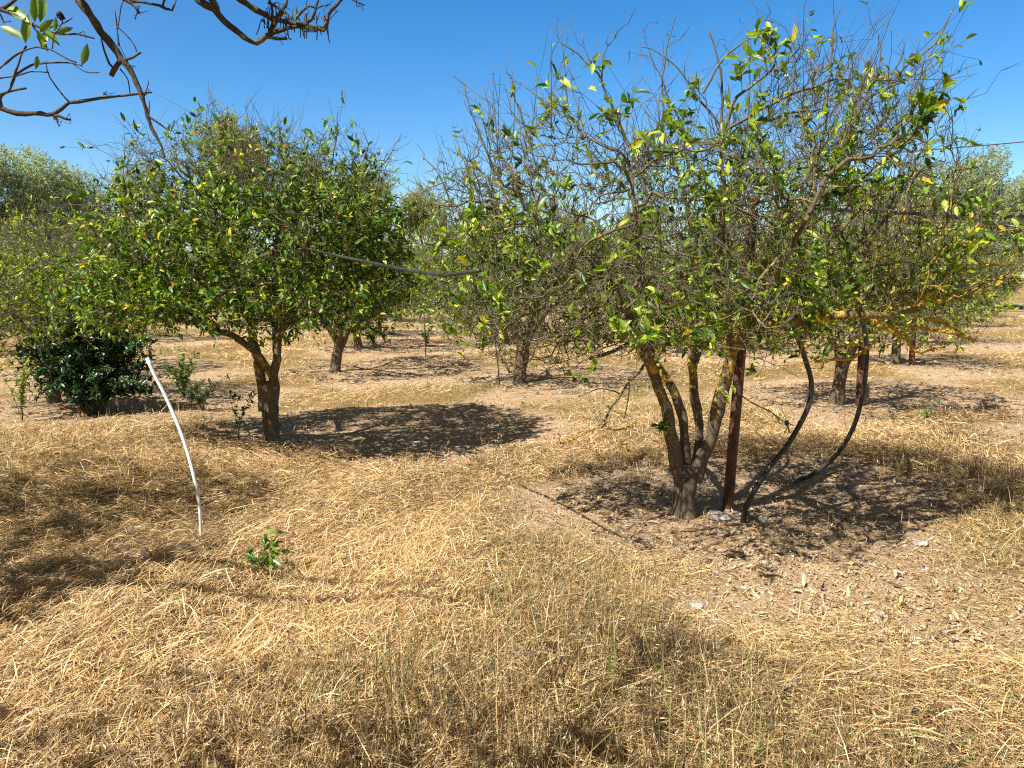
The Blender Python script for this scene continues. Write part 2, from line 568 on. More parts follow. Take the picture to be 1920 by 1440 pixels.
# ================================================================== MAIN TREE
rng = np.random.default_rng(11)
mb = GP(1285, 966)
Y0 = mb[1]
main = thing('citrus_tree', mb, 'nearest citrus tree, sparse yellow green crown on several stems rising beside the rusty post', 'citrus tree', 'citrus trees of the orchard')
tr = trunk_tube([mb + [0, 0, -.06], mb + [0, 0, .02], PX(1284, 930, Y0), PX(1287, 898, Y0), PX(1292, 872, Y0)],
                [.135, .112, .094, .094, .062], rng)
limbs = [
    lim(pxs([(1276, 905), (1264, 840), (1252, 775, -.05), (1230, 715, -.1), (1206, 660, -.18), (1186, 608, -.25), (1150, 540, -.4), (1090, 470, -.5), (1020, 420, -.55)], Y0), rng, .058, .014),
    lim(pxs([(1290, 895, .04), (1283, 815, .05), (1268, 748, .1), (1247, 702, .2), (1222, 668, .35), (1180, 600, .6), (1100, 520, .8), (1000, 470, .9)], Y0), rng, .046, .014),
    lim(pxs([(1302, 890, .06), (1311, 810, .1), (1303, 745, .15), (1297, 680, .2), (1300, 620, .25), (1313, 560, .3), (1310, 480, .4), (1290, 400, .5), (1270, 310, .5)], Y0), rng, .044, .012),
    lim(pxs([(1303, 900), (1328, 830), (1349, 745, -.03), (1364, 685, -.06), (1379, 640, -.08)], Y0), rng, .062, .05),
    lim(pxs([(1374, 655, -.08), (1408, 618, -.35), (1460, 600, -.65), (1520, 600, -.8), (1590, 588, -.85), (1660, 592, -.8), (1720, 580, -.7)], Y0), rng, .055, .017),
    lim(pxs([(1371, 668, -.06), (1353, 600, -.15), (1343, 540, -.25), (1352, 450, -.4), (1356, 350, -.5), (1352, 250, -.55)], Y0), rng, .046, .013),
    lim(pxs([(1378, 645, -.06), (1388, 605, .05), (1420, 540, .2), (1475, 475, .35), (1520, 400, .45), (1570, 300, .5)], Y0), rng, .042, .012),
    lim([PX(1374, 655, Y0 - .06), PX(1400, 610, Y0 - .5), PX(1440, 545, Y0 - .95), PX(1490, 450, Y0 - 1.25), PX(1540, 350, Y0 - 1.3)], rng, .036, .011),
    lim([PX(1300, 690, Y0 + .2), PX(1330, 600, Y0 + .7), PX(1360, 520, Y0 + 1.1), PX(1380, 440, Y0 + 1.3)], rng, .034, .012),
    lim([PX(1207, 665, Y0 - .16), PX(1215, 590, Y0 - .6), PX(1200, 500, Y0 - 1.0), PX(1190, 400, Y0 - 1.15), PX(1180, 300, Y0 - 1.1)], rng, .032, .010),
]
nzh = Noise3(77, 3.2)
A = np.concatenate([
    ellipsoid_pts(rng, 2500, (1.15, Y0 - .25, 1.95), (1.66, 1.38, .80), .4, -.95, nzh, -.45),
    ellipsoid_pts(rng, 550, (1.35, Y0 - .3, 2.45), (1.25, 1.0, .50), .3, -1, nzh, -.5),
    ellipsoid_pts(rng, 380, (-.15, Y0 - .1, 1.75), (.55, .8, .6), .3, -1),
    ellipsoid_pts(rng, 450, (2.4, Y0 - .15, 1.68), (.95, 1.0, .36), .3, -1),
    ellipsoid_pts(rng, 350, (1.5, Y0 + .75, 1.22), (.95, .5, .26), .4, -1),
    ellipsoid_pts(rng, 200, (.15, Y0 - .35, 1.18), (.5, .6, .22), .4, -1),
    ellipsoid_pts(rng, 1000, (.82, Y0 - .3, 1.40), (1.60, 1.45, .31), .5, -1, nzh, -.5),
])


def main_lichen(p):
    return np.clip((.46 + .10 * (p[:, 0] - 1.3) + .2 * (1.6 - p[:, 2])) * np.clip((p[:, 2] - .30) / .6, 0, 1) * 1.35, .12, .8)


def fb(lst, y0, r0, r1, li, wob=.004, **fo):
    p = spline(pxs(lst, y0), .035, wob, rng)
    return (p, np.linspace(r0 * 1.25, r1 * 1.3, len(p)) * (1 + rng.normal(size=len(p)) * .06), np.full(len(p), li), fo)


BARE = dict(fleaf=.03, ftw=.35, tl=(.06, .18), sub=1)
feats = [
    fb([(1530, 390), (1560, 310), (1585, 260), (1625, 188), (1670, 160), (1695, 125), (1735, 100), (1760, 75), (1775, 45), (1790, 8)], Y0 - .5, .011, .0022, .42, **BARE),
    fb([(1660, 167), (1700, 148), (1735, 130), (1758, 116), (1765, 103)], Y0 - .5, .005, .002, .3, **BARE),
    fb([(1620, 195), (1645, 130), (1652, 90), (1645, 70)], Y0 - .5, .004, .0018, .15, **BARE),
    fb([(1660, 168), (1690, 110), (1700, 70)], Y0 - .48, .0035, .0016, .15, **BARE),
    fb([(1215, 370), (1190, 300), (1160, 225), (1140, 185), (1127, 150), (1110, 127), (1085, 100), (1047, 78)], Y0 - .6, .009, .0028, .12, **BARE),
    fb([(1128, 150), (1133, 100), (1150, 72), (1163, 55)], Y0 - .6, .004, .0016, .1, **BARE),
    fb([(1110, 127), (1098, 90), (1092, 62)], Y0 - .6, .003, .0014, .1, **BARE),
    fb([(1352, 330), (1352, 250), (1355, 200), (1352, 145), (1340, 95), (1327, 55)], Y0 - .5, .010, .003, .12, **BARE),
    fb([(1370, 260), (1300, 170), (1262, 120), (1222, 92), (1200, 86)], Y0 - .5, .006, .002, .1, **BARE),
    fb([(1318, 175), (1360, 105), (1410, 70), (1447, 42)], Y0 - .55, .006, .002, .1, **BARE),
    fb([(1352, 270), (1375, 195), (1410, 160), (1442, 135), (1456, 118)], Y0 - .7, .009, .004, .45, fleaf=.6, ftw=.25, ll=(.08, .11)),
    fb([(1442, 140), (1432, 100), (1440, 70), (1462, 45)], Y0 - .75, .004, .002, .2, fleaf=.7, ftw=.4, ll=(.08, .11)),
    fb([(1540, 290), (1550, 205), (1556, 150), (1560, 100), (1563, 50), (1578, 6)], Y0 - .6, .008, .002, .25, fleaf=.35, ftw=.4, ll=(.06, .10), tl=(.06, .16)),
    fb([(1245, 280), (1243, 170), (1250, 90), (1268, 25)], Y0 - .4, .006, .0018, .1, **BARE),
    fb([(1290, 260), (1240, 150), (1205, 60)], Y0 - .3, .005, .0018, .1, **BARE),
    fb([(1400, 250), (1405, 150), (1400, 50)], Y0 - .3, .005, .0018, .1, **BARE),
    fb([(1010, 330), (985, 240), (960, 170), (962, 150)], Y0 - .2, .006, .002, .1, **BARE),
    fb([(930, 330), (900, 250), (880, 200), (868, 160)], Y0 + .1, .006, .002, .1, **BARE),
    fb([(940, 330), (930, 240), (924, 165)], Y0 + .1, .005, .002, .1, **BARE),
    fb([(850, 400), (825, 330), (790, 290)], Y0 + .1, .005, .002, .1, **BARE),
    fb([(1600, 350), (1660, 300), (1700, 270), (1722, 225), (1742, 185)], Y0 - 1.0, .007, .0022, .2, fleaf=1.0, ftw=.8, ll=(.07, .12), lpt=(3, 6), tl=(.05, .12)),
    fb([(1690, 275), (1730, 250), (1742, 225)], Y0 - 1.05, .004, .002, .1, fleaf=1.0, ftw=.7, ll=(.08, .12), lpt=(3, 6), tl=(.04, .10)),
    # low yellow lichen branches at the right
    fb([(1620, 592), (1680, 618), (1710, 615), (1735, 618), (1775, 622), (1825, 638)], Y0 - .6, .012, .0045, .95, **BARE),
    fb([(1735, 600), (1762, 598), (1782, 610), (1803, 624), (1826, 638)], Y0 - .55, .010, .004, 1.0, **BARE),
    fb([(1640, 610), (1680, 627), (1700, 637), (1717, 660), (1740, 658), (1773, 647)], Y0 - .65, .010, .004, 1.0, **BARE),
    fb([(1640, 640), (1597, 672), (1567, 674), (1530, 678)], Y0 - .7, .009, .006, 1.0, **BARE),
    fb([(1620, 630), (1607, 640), (1580, 647), (1550, 657)], Y0 - .68, .007, .004, .95, **BARE),
    fb([(1505, 560), (1507, 590), (1510, 627), (1502, 650), (1498, 665)], Y0 - .65, .007, .004, 1.0, **BARE),
    fb([(1560, 585), (1640, 555), (1730, 550), (1810, 555), (1850, 545), (1895, 530)], Y0 - .3, .010, .003, .6, fleaf=.25, ftw=.4),
    fb([(1560, 560), (1640, 500), (1740, 490), (1830, 480), (1915, 465)], Y0 - .1, .010, .003, .5, fleaf=.3, ftw=.5),
    fb([(1600, 470), (1680, 400), (1760, 385), (1830, 400)], Y0 - .2, .010, .003, .6, fleaf=.3, ftw=.5),
    fb([(1580, 430), (1650, 350), (1730, 320), (1760, 300)], Y0 + .1, .009, .003, .6, fleaf=.25, ftw=.5),
    # dead hanging twigs at the lower left of the crown
    fb([(1215, 660), (1205, 690), (1180, 717), (1160, 745), (1140, 772), (1133, 797), (1150, 806), (1173, 803), (1190, 793)], Y0 - .45, .008, .0035, .6, **BARE),
    fb([(1150, 806), (1133, 803), (1107, 808), (1080, 822), (1053, 831)], Y0 - .45, .006, .0025, .75, **BARE),
    fb([(1180, 717), (1177, 760), (1170, 785)], Y0 - .45, .005, .0022, .45, **BARE),
    fb([(1165, 740), (1125, 728), (1105, 735)], Y0 - .42, .004, .002, .45, **BARE),
    fb([(1200, 636), (1165, 652), (1130, 665), (1104, 674)], Y0 - .35, .014, .008, .35, fleaf=.3, ftw=.3),
    fb([(1190, 640), (1140, 640), (1110, 640), (1078, 640)], Y0 - .5, .006, .003, .3, fleaf=1.0, ftw=.8, ll=(.06, .11), lpt=(4, 7), tl=(.05, .12)),
    # twigs low between the stems
    fb([(1375, 700), (1390, 740), (1440, 770), (1490, 800)], Y0 - .1, .005, .0022, .1, fleaf=.35, ftw=.25, tl=(.05, .12)),
    fb([(1262, 820), (1250, 815), (1245, 808)], Y0 - .12, .004, .002, .1, fleaf=1.0, ftw=1.0, ll=(.04, .07), tl=(.03, .06)),
]


def main_extra(tw, lv, rng):
    # big single leaves that show against the sky
    for px, py, ax, ay in [(1447, 92, .05, .22), (1458, 105, .3, .1), (1462, 112, .2, -.25), (1450, 118, -.1, .25), (1460, 125, .3, -.05),
                           (1445, 120, -.28, .2), (1415, 180, .35, -.1), (1430, 125, -.2, -.3),
                           (1530, 115, -.15, .25), (1545, 130, .3, .1), (1590, 115, .25, .3), (1595, 130, .3, -.2), (1600, 150, .4, .0)]:
        p = PX(px, py, Y0 - .75)
        lv.add(p, norm([ax, .1, ay]), norm([-.3 + rng.normal() * .3, -.8, .5]), rng.uniform(.075, .105), rng.uniform(.035, .045), pick_col(rng, 'main', 1) * .8)


opt_main = dict(pal='main', slim=.80, leafy=.11, amp=.40, ll=(.03, .10), lpt=(4, 10), twig_rep=2, twig_p=.72, tl=(.08, .27), tr=(.0018, .0033), rtip=.0033, rmax=.03, trop=(0, 0, .16), sub=3, Dk=.12, Di=1.3,
                step=.065, clump=8.0, topbare=.68, topleaf=.55, along=.6, up=.85, jit=.36, iters=80)
_, objs = finish_tree('near_tree', main, mb, rng, tr, limbs, feats, A, opt_main, main_lichen, main_extra)

# crusty yellow lichen clumps along the low right branches: one part of the tree
lb = []
for f in feats:
    if f[2][0] >= .55:
        pts = f[0]
        for i in range(0, len(pts)):
            for q in range(4 if f[2][0] > .9 else 1):
                if rng.random() < .75:
                    lb.append((pts[i] + rng.normal(size=3) * .007, rng.uniform(.005, .012)))
for (pts, rr) in limbs[4:5]:
    for i in range(len(pts)):
        if rng.random() < .35: lb.append((pts[i] + rng.normal(size=3) * .025, rng.uniform(.008, .018)))


def blob_mesh(name, items, mat, offset, rng):
    ico = [(0, 0, 1), (.894, 0, .447), (.276, .851, .447), (-.724, .526, .447), (-.724, -.526, .447), (.276, -.851, .447),
           (.724, .526, -.447), (-.276, .851, -.447), (-.894, 0, -.447), (-.276, -.851, -.447), (.724, -.526, -.447), (0, 0, -1)]
    fa = np.array([(0, 1, 2), (0, 2, 3), (0, 3, 4), (0, 4, 5), (0, 5, 1), (1, 6, 2), (2, 7, 3), (3, 8, 4), (4, 9, 5), (5, 10, 1),
                   (6, 7, 2), (7, 8, 3), (8, 9, 4), (9, 10, 5), (10, 6, 1), (11, 7, 6), (11, 8, 7), (11, 9, 8), (11, 10, 9), (11, 6, 10)])
    ico = np.array(ico)
    V = []; Fs = []
    for i, (p, r) in enumerate(items):
        v = ico * r * rng.uniform(.55, 1.3, (12, 1)) * rng.uniform(.6, 1.2, 3)
        V.append(v + p - np.asarray(offset)); Fs.append(fa + 12 * i)
    return make_mesh(name, np.concatenate(V), [np.concatenate(Fs)], mat)


link('lichen_crust', blob_mesh('near_lichen', lb, M_LICHEN, mb, rng), main, kind='stuff')

# ================================================================== LEFT TREE
rng = np.random.default_rng(23)
lbp = GP(508, 826); Y1 = lbp[1]
left = thing('citrus_tree', lbp, 'dense dark green citrus tree with orange lichen on its forked trunk, behind the white pipe', 'citrus tree', 'citrus trees of the orchard')
tr = trunk_tube([lbp + [0, 0, -.06], lbp + [0, 0, .02], PX(507, 780, Y1), PX(504, 735, Y1), PX(502, 715, Y1)], [.125, .107, .098, .088, .06], rng)
limbs = [
    lim(pxs([(496, 770), (490, 720), (486, 685), (473, 635, -.05), (467, 600, -.1), (450, 545, -.2), (420, 480, -.4), (400, 400, -.5)], Y1), rng, .06, .014),
    lim(pxs([(513, 765), (514, 730), (512, 700), (520, 665), (523, 633), (537, 605, .05), (562, 567, .1), (600, 525, .2), (650, 470, .3), (690, 410, .3)], Y1), rng, .066, .014),
    lim(pxs([(512, 705), (482, 664, -.1), (443, 634, -.25), (405, 620, -.4), (350, 600, -.55), (290, 585, -.6), (230, 580, -.5)], Y1), rng, .048, .012),
    lim(pxs([(520, 665), (515, 600, .1), (510, 530, .2), (520, 450, .3), (540, 360, .3)], Y1), rng, .045, .012),
    lim([PX(520, 640, Y1), PX(540, 590, Y1 - .5), PX(560, 520, Y1 - .9), PX(580, 430, Y1 - 1.1)], rng, .036, .012),
    lim([PX(468, 605, Y1), PX(450, 560, Y1 + .6), PX(450, 500, Y1 + 1.0), PX(460, 420, Y1 + 1.1)], rng, .036, .012),
    lim([PX(467, 600, Y1 - .1), PX(420, 540, Y1 - .3), PX(340, 510, Y1 - .5), PX(260, 480, Y1 - .4)], rng, .034, .012),
    lim([PX(535, 607, Y1), PX(600, 570, Y1 - .1), PX(670, 540, Y1 - .2), PX(740, 520, Y1 - .2)], rng, .03, .010),
]
A = np.concatenate([
    ellipsoid_pts(rng, 2300, (-2.42, Y1, 1.98), (1.50, 1.35, .86), .5, -.9, Noise3(5, 3.0), -.7),
    ellipsoid_pts(rng, 350, (-3.5, Y1 - .2, 1.45), (.6, .8, .45), .3, -.9),
    ellipsoid_pts(rng, 800, (-2.5, Y1 - .1, 1.42), (1.72, 1.4, .30), .7, -1),
    ellipsoid_pts(rng, 750, (-2.35, Y1, 2.58), (1.25, 1.1, .42), .4, -1),
    ellipsoid_pts(rng, 250, (-1.35, Y1 - .1, 1.5), (.45, .7, .5), .3, -.9),
])


def left_lichen(p):
    w = np.exp(-((p[:, 2] - .78) / .18) ** 2)
    return np.clip(.14 + .62 * w + .36 * (p[:, 2] > 1.1), 0, .76)


feats = [fb(l, Y1, .006, .0018, .1, **BARE) for l in (
    [(430, 330), (410, 270), (395, 225), (388, 195)], [(460, 320), (455, 260), (440, 225)], [(350, 330), (330, 300), (340, 280)],
    [(620, 320), (630, 260), (632, 205)], [(660, 330), (690, 280), (680, 240)], [(690, 340), (730, 290), (752, 250)],
    [(590, 320), (600, 270), (615, 240)], [(280, 400), (245, 330), (215, 290)], [(300, 380), (280, 310), (290, 280)],
    [(250, 430), (230, 360), (235, 270)], [(700, 370), (720, 300), (735, 275)], [(500, 310), (505, 260), (490, 240)])]
opt_left = dict(pal='left', slim=.80, leafy=.72, amp=.42, ll=(.045, .095), lpt=(4, 9), twig_rep=2, twig_p=.80, tr=(.0019, .003), rtip=.0028, tl=(.08, .24), sub=3, Dk=.125, Di=1.3,
                step=.075, clump=5.5, topbare=.64, topleaf=.26, along=.5, up=.25, jit=.34, iters=70)
finish_tree('dense_tree', left, lbp, rng, tr, limbs, feats, A, opt_left, left_lichen)


# ================================================================== ORCHARD TREES BEHIND
def generic_tree(name, seed, pal, leafy, top=.16, th=.5, size=1.0, lowdroop=.3, two=False):
    rng = np.random.default_rng(seed)
    base = np.zeros(3)
    lean = rng.normal(size=2) * .04
    tr = trunk_tube([(0, 0, -.08), (0, 0, .03), (lean[0] * .5, lean[1] * .5, th * .55), (lean[0], lean[1], th), (lean[0], lean[1], th + .1)],
                    [.135, .115, .10, .10, .07], rng)
    limbs = []
    n = 5
    a0 = rng.uniform(0, 6.28)
    for i in range(n):
        a = a0 + i * 6.283 / n + rng.normal() * .25
        d = np.array([math.cos(a), math.sin(a), 0]); b = np.array([lean[0], lean[1], th - .06])
        u = rng.uniform(.8, 1.25)
        p = [b + d * .03, b + d * .16 + [0, 0, .28 * u], b + d * .45 + [0, 0, .62 * u], b + d * .85 + [0, 0, .95 * u], b + d * 1.15 + [0, 0, 1.35 * u]]
        limbs.append(lim(p, rng, .06, .012, .01))
    limbs.append(lim([(lean[0], lean[1], th), (.05, .02, th + .6), (.02, -.1, th + 1.1), (.1, 0, th + 1.6)], rng, .045, .012, .01))
    A = np.concatenate([
        ellipsoid_pts(rng, 1500, (0, 0, 1.85), (1.55 * size, 1.55 * size, .92), .5, -.85, Noise3(seed, 3.0), -.6),
        ellipsoid_pts(rng, 750, (0, 0, 1.15), (1.75 * size, 1.75 * size, .48), .75, -1)])
    o = dict(pal=pal, slim=.85, leafy=leafy, ll=(.05, .10), lpt=(3, 7), twig_rep=2, twig_p=.65, tl=(.10, .30), tr=(.0020, .0032), rtip=.003, sub=2, Dk=.15, Di=1.3, step=.09,
             clump=4.5, topbare=.7, topleaf=top, along=.5, up=.3, jit=.34, iters=60)
    m, _ = finish_tree(name, None, base, rng, tr, limbs, [], A, o, lambda p: np.clip((p[:, 2] - .5) * .9, .05, .50))
    return m


VAR = [generic_tree('sparse_orchard_tree', 101, 'back', .36, .5, .55),
       generic_tree('leafy_orchard_tree', 102, 'left', .52, .3, .5),
       generic_tree('yellowing_orchard_tree', 103, 'edge', .50, .45, .6)]

TREE_POS = [(mb[0], mb[1]), (lbp[0], lbp[1])]
va = np.array([2.95, 4.5]); vb = np.array([-3.54, 2.4])


def at(p, var, rz, sc, label, group='citrus trees of the orchard'):
    TREE_POS.append((p[0], p[1]))
    z = float(ground_z(p[0], p[1]))
    return place(VAR[var], (p[0], p[1], z), rz, sc, label, group)


pB = GP(1567, 758); pC = GP(1679, 682); pD = GP(1733, 645); pE = GP(1790, 613)
pM = GP(972, 719); pS = GP(628, 698); pS2 = GP(672, 653)
pT = np.array([-5.75, 9.6]); pT2 = np.array([-7.6, 12.6])
at(pB, 2, 0.6, .98, 'stout grey trunked citrus tree beside a rusty post, directly behind the right hand hose')
at(pC, 2, 1.9, .95, 'slim grey trunked citrus tree beside the farther rusty post, behind the low lichen branches')
at(pD, 0, 3.4, 1.0, 'fourth tree of the right hand row, grey trunk just right of the third')
at(pE, 2, 4.6, 1.0, 'fifth tree of the right hand row, small dark trunk before the far pale grass')
at(pM, 0, 2.4, 1.0, 'sparse citrus tree with short dark trunk beside a thin stake, in the picture middle')
at(pS, 1, 5.0, 1.0, 'citrus tree with straight grey trunk just right of the dense dark tree')
at(pS2, 1, 1.1, 1.05, 'smaller looking tree with dark trunk between the grey trunk and the hanging drip tube')
at(pT, 2, 2.7, .86, 'yellow green citrus tree at the left edge above the dark bush')
at(pT2, 2, .4, .9, 'citrus tree at the far left edge, behind the tree above the dark bush')
used = [np.array(p) for p in TREE_POS]
rg = np.random.default_rng(9)
cnt = 0
o0 = np.array([mb[0], mb[1]])
for i in range(-3, 14):
    for j in range(-9, 8):
        p = o0 + va * i + vb * j + rg.normal(size=2) * .18
        if p[1] < 9 or p[1] > 48: continue
        if abs(p[0]) > p[1] * .66 * 1.15 + 2: continue
        if min(np.linalg.norm(p - u) for u in used) < 3.0: continue
        # keep the grass lane at the far right open
        if p[0] > 1.17 + (p[1] - 5.2) * .656 + 2.2: continue
        at(p, [1, 2, 2, 1, 0][int(rg.integers(0, 5))], rg.uniform(0, 6.28), rg.uniform(.92, 1.12),
           'citrus tree in the far orchard rows, partly hidden behind nearer trees', 'citrus trees in the far rows')
        cnt += 1
# closing row at the far end of the orchard
for i, xx in enumerate(np.arange(-31, 27, 1.9)):
    p = np.array([xx + rg.normal() * .3, 45 + rg.normal() * 1.6])
    at(p, [1, 2][i % 2], rg.uniform(0, 6.28), rg.uniform(1.0, 1.3),
       'citrus tree in the far orchard rows, partly hidden behind nearer trees', 'citrus trees in the far rows')
print('far orchard trees', cnt)


# ================================================================== TALL TREES BEYOND THE ORCHARD
def tall_tree(name, seed, pal, H, Rr, nleaf, lsize, bark):
    rng = np.random.default_rng(seed)
    tr = trunk_tube([(0, 0, -.1), (0, 0, .1), (.1, 0, H * .25), (.15, .05, H * .45)], [.28, .22, .17, .12], rng)
    limbs = []
    for i in range(6):
        a = i * 1.05 + rng.normal() * .2
        d = np.array([math.cos(a), math.sin(a), 0]); b = np.array([.1, .03, H * rng.uniform(.22, .42)])
        limbs.append(lim([b, b + d * Rr * .25 + [0, 0, H * .14], b + d * Rr * .5 + [0, 0, H * .28], b + d * Rr * .7 + [0, 0, H * .42]], rng, .09, .025, .02))
    A = []
    for k in range(21):
        a = rng.uniform(0, 6.28); r = Rr * rng.uniform(.15, .72); z = H * rng.uniform(.3, .86)
        if z > H * .65: r *= .6
        A.append(ellipsoid_pts(rng, 90, (r * math.cos(a), r * math.sin(a), z), (Rr * .25, Rr * .25, H * .085), .3, -.9))
    A.append(ellipsoid_pts(rng, 70, (0, 0, H * .88), (Rr * .26, Rr * .26, H * .09), .4, -.7))
    A = np.concatenate(A)
    o = dict(pal=pal, Dk=.28, Di=3.0, step=.2, rtip=.0035, rmax=.06, twig_rep=3, twig_p=.85, tl=(.2, .55), tr=(.0015, .003), sub=1, leafy=1.0,
             ll=(lsize * .7, lsize * 1.3), lpt=(6, 12), clump=1.4, topbare=2, jit=.3, iters=60, up=.3, ldir=-.1)
    def cloud(tw, lv, rng):
        q = np.repeat(A, 6, 0) + rng.normal(size=(len(A) * 6, 3)) * .16
        k = len(q)
        L = rng.uniform(lsize * .6, lsize * 1.25, k)
        lv.add(q, rng.normal(size=(k, 3)) + [0, 0, -.3], rng.normal(size=(k, 3)) + [-.5, -.5, .8], L, L * .45, pick_col(rng, pal, k), .6)
    m, _ = finish_tree(name, None, np.zeros(3), rng, tr, limbs, [], A, o, lambda p: np.zeros(len(p)), cloud, leafm=M_GREYLEAF, bark=bark, twigm=bark)
    return m


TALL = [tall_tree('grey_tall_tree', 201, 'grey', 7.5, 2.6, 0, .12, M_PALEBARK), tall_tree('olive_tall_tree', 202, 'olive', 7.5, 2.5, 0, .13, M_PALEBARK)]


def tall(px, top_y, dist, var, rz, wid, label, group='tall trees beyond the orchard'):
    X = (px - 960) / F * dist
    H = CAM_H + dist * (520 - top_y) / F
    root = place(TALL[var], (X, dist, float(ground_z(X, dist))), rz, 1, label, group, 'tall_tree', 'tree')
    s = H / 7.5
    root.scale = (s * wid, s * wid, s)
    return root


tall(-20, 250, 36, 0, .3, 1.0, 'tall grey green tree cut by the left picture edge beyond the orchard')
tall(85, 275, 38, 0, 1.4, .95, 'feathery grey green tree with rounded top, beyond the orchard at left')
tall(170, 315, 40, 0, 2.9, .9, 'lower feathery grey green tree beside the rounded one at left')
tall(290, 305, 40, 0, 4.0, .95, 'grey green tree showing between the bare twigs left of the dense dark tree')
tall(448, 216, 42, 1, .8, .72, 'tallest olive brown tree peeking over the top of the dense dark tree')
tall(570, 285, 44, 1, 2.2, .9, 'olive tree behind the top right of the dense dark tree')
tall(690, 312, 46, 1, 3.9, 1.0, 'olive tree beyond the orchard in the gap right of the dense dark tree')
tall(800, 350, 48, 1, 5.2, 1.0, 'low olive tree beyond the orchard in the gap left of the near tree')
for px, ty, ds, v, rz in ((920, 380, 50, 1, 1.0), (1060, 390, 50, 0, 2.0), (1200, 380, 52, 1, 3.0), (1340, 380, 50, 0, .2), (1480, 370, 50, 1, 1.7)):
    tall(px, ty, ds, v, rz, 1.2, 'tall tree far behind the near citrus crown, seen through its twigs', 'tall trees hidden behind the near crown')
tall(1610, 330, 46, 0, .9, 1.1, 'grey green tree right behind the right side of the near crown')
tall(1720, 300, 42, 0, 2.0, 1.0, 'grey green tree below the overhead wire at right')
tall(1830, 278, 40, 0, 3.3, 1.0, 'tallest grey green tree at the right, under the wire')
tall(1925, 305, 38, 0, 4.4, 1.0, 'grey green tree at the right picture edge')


# ================================================================== OVERHEAD TREES (beside and above the camera)
def in_frame(p, mx=60):
    x, y, f = project(p)
    return (f > .1) & (x > -mx) & (x < 1920 + mx) & (y > -mx) & (y < 1440 + mx)


def outside(p):
    near = np.linalg.norm(p - np.array([0, 0, CAM_H]), axis=1) < .7
    return ~(in_frame(p) | near)


rng = np.random.default_rng(41)
ob = np.array([-1.95, .55]); obz = np.array([ob[0], ob[1], float(ground_z(*ob))])
over = thing('citrus_tree', obz, 'citrus tree beside the camera whose dark bare boughs hang into the top of the picture', 'citrus tree', 'citrus trees of the orchard')


def z1(lst, y): return [PX(a / 2, b / 2, y + (c[0] if c else 0)) for a, b, *c in lst]


S1 = PX(147, -10, 1.9); S4 = PX(365, -12, 2.0)
tr = trunk_tube([obz + [0, 0, -.06], obz + [0, 0, .03], obz + [.02, .01, .4], obz + [.03, .02, .62]], [.13, .11, .095, .07], rng)
limbs = [
    lim([obz + [.03, .03, .5], obz + [.15, .25, 1.1], obz + [.4, .7, 1.75], np.array([-1.2, 1.6, 2.33]), S1 + [-.02, -.04, .09]], rng, .05, .013),
    lim([obz + [.04, .0, .5], obz + [.3, .1, 1.2], obz + [.7, .5, 1.9], np.array([-.95, 1.55, 2.45]), S4 + [-.03, -.05, .10]], rng, .05, .016),
    lim([obz + [-.03, .02, .5], obz + [-.3, .3, 1.1], obz + [-.6, .5, 1.7], obz + [-.8, .5, 2.2]], rng, .045, .014),
    lim([obz + [0, -.03, .5], obz + [.0, -.4, 1.1], obz + [.2, -.8, 1.7], obz + [.5, -1.0, 2.2]], rng, .045, .014),
    lim([obz + [.03, -.02, .5], obz + [.3, -.2, 1.3], obz + [.7, -.3, 2.0], obz + [1.1, -.3, 2.5]], rng, .04, .014),
]
A = np.concatenate([ellipsoid_pts(rng, 1800, (ob[0] + .1, ob[1] - .05, 2.1), (1.6, 1.5, .8), .4, -.8),
                    ellipsoid_pts(rng, 450, (ob[0] + .9, ob[1] + .5, 2.55), (1.2, 1.0, .45), .4, -.8)])
A = A[outside(A)]


def zb(lst, y, r0, r1, li=.35, wob=.0025, **fo):
    p = spline(z1(lst, y), .02, wob, rng)
    k = np.linspace(r0, r1, len(p)) * (1 + rng.normal(size=len(p)) * .13)
    o = dict(fleaf=0, ftw=.10, tl=(.008, .03), sub=0, tr=(.0012, .0022)); o.update(fo)
    return (p, k, np.full(len(p), li), o)


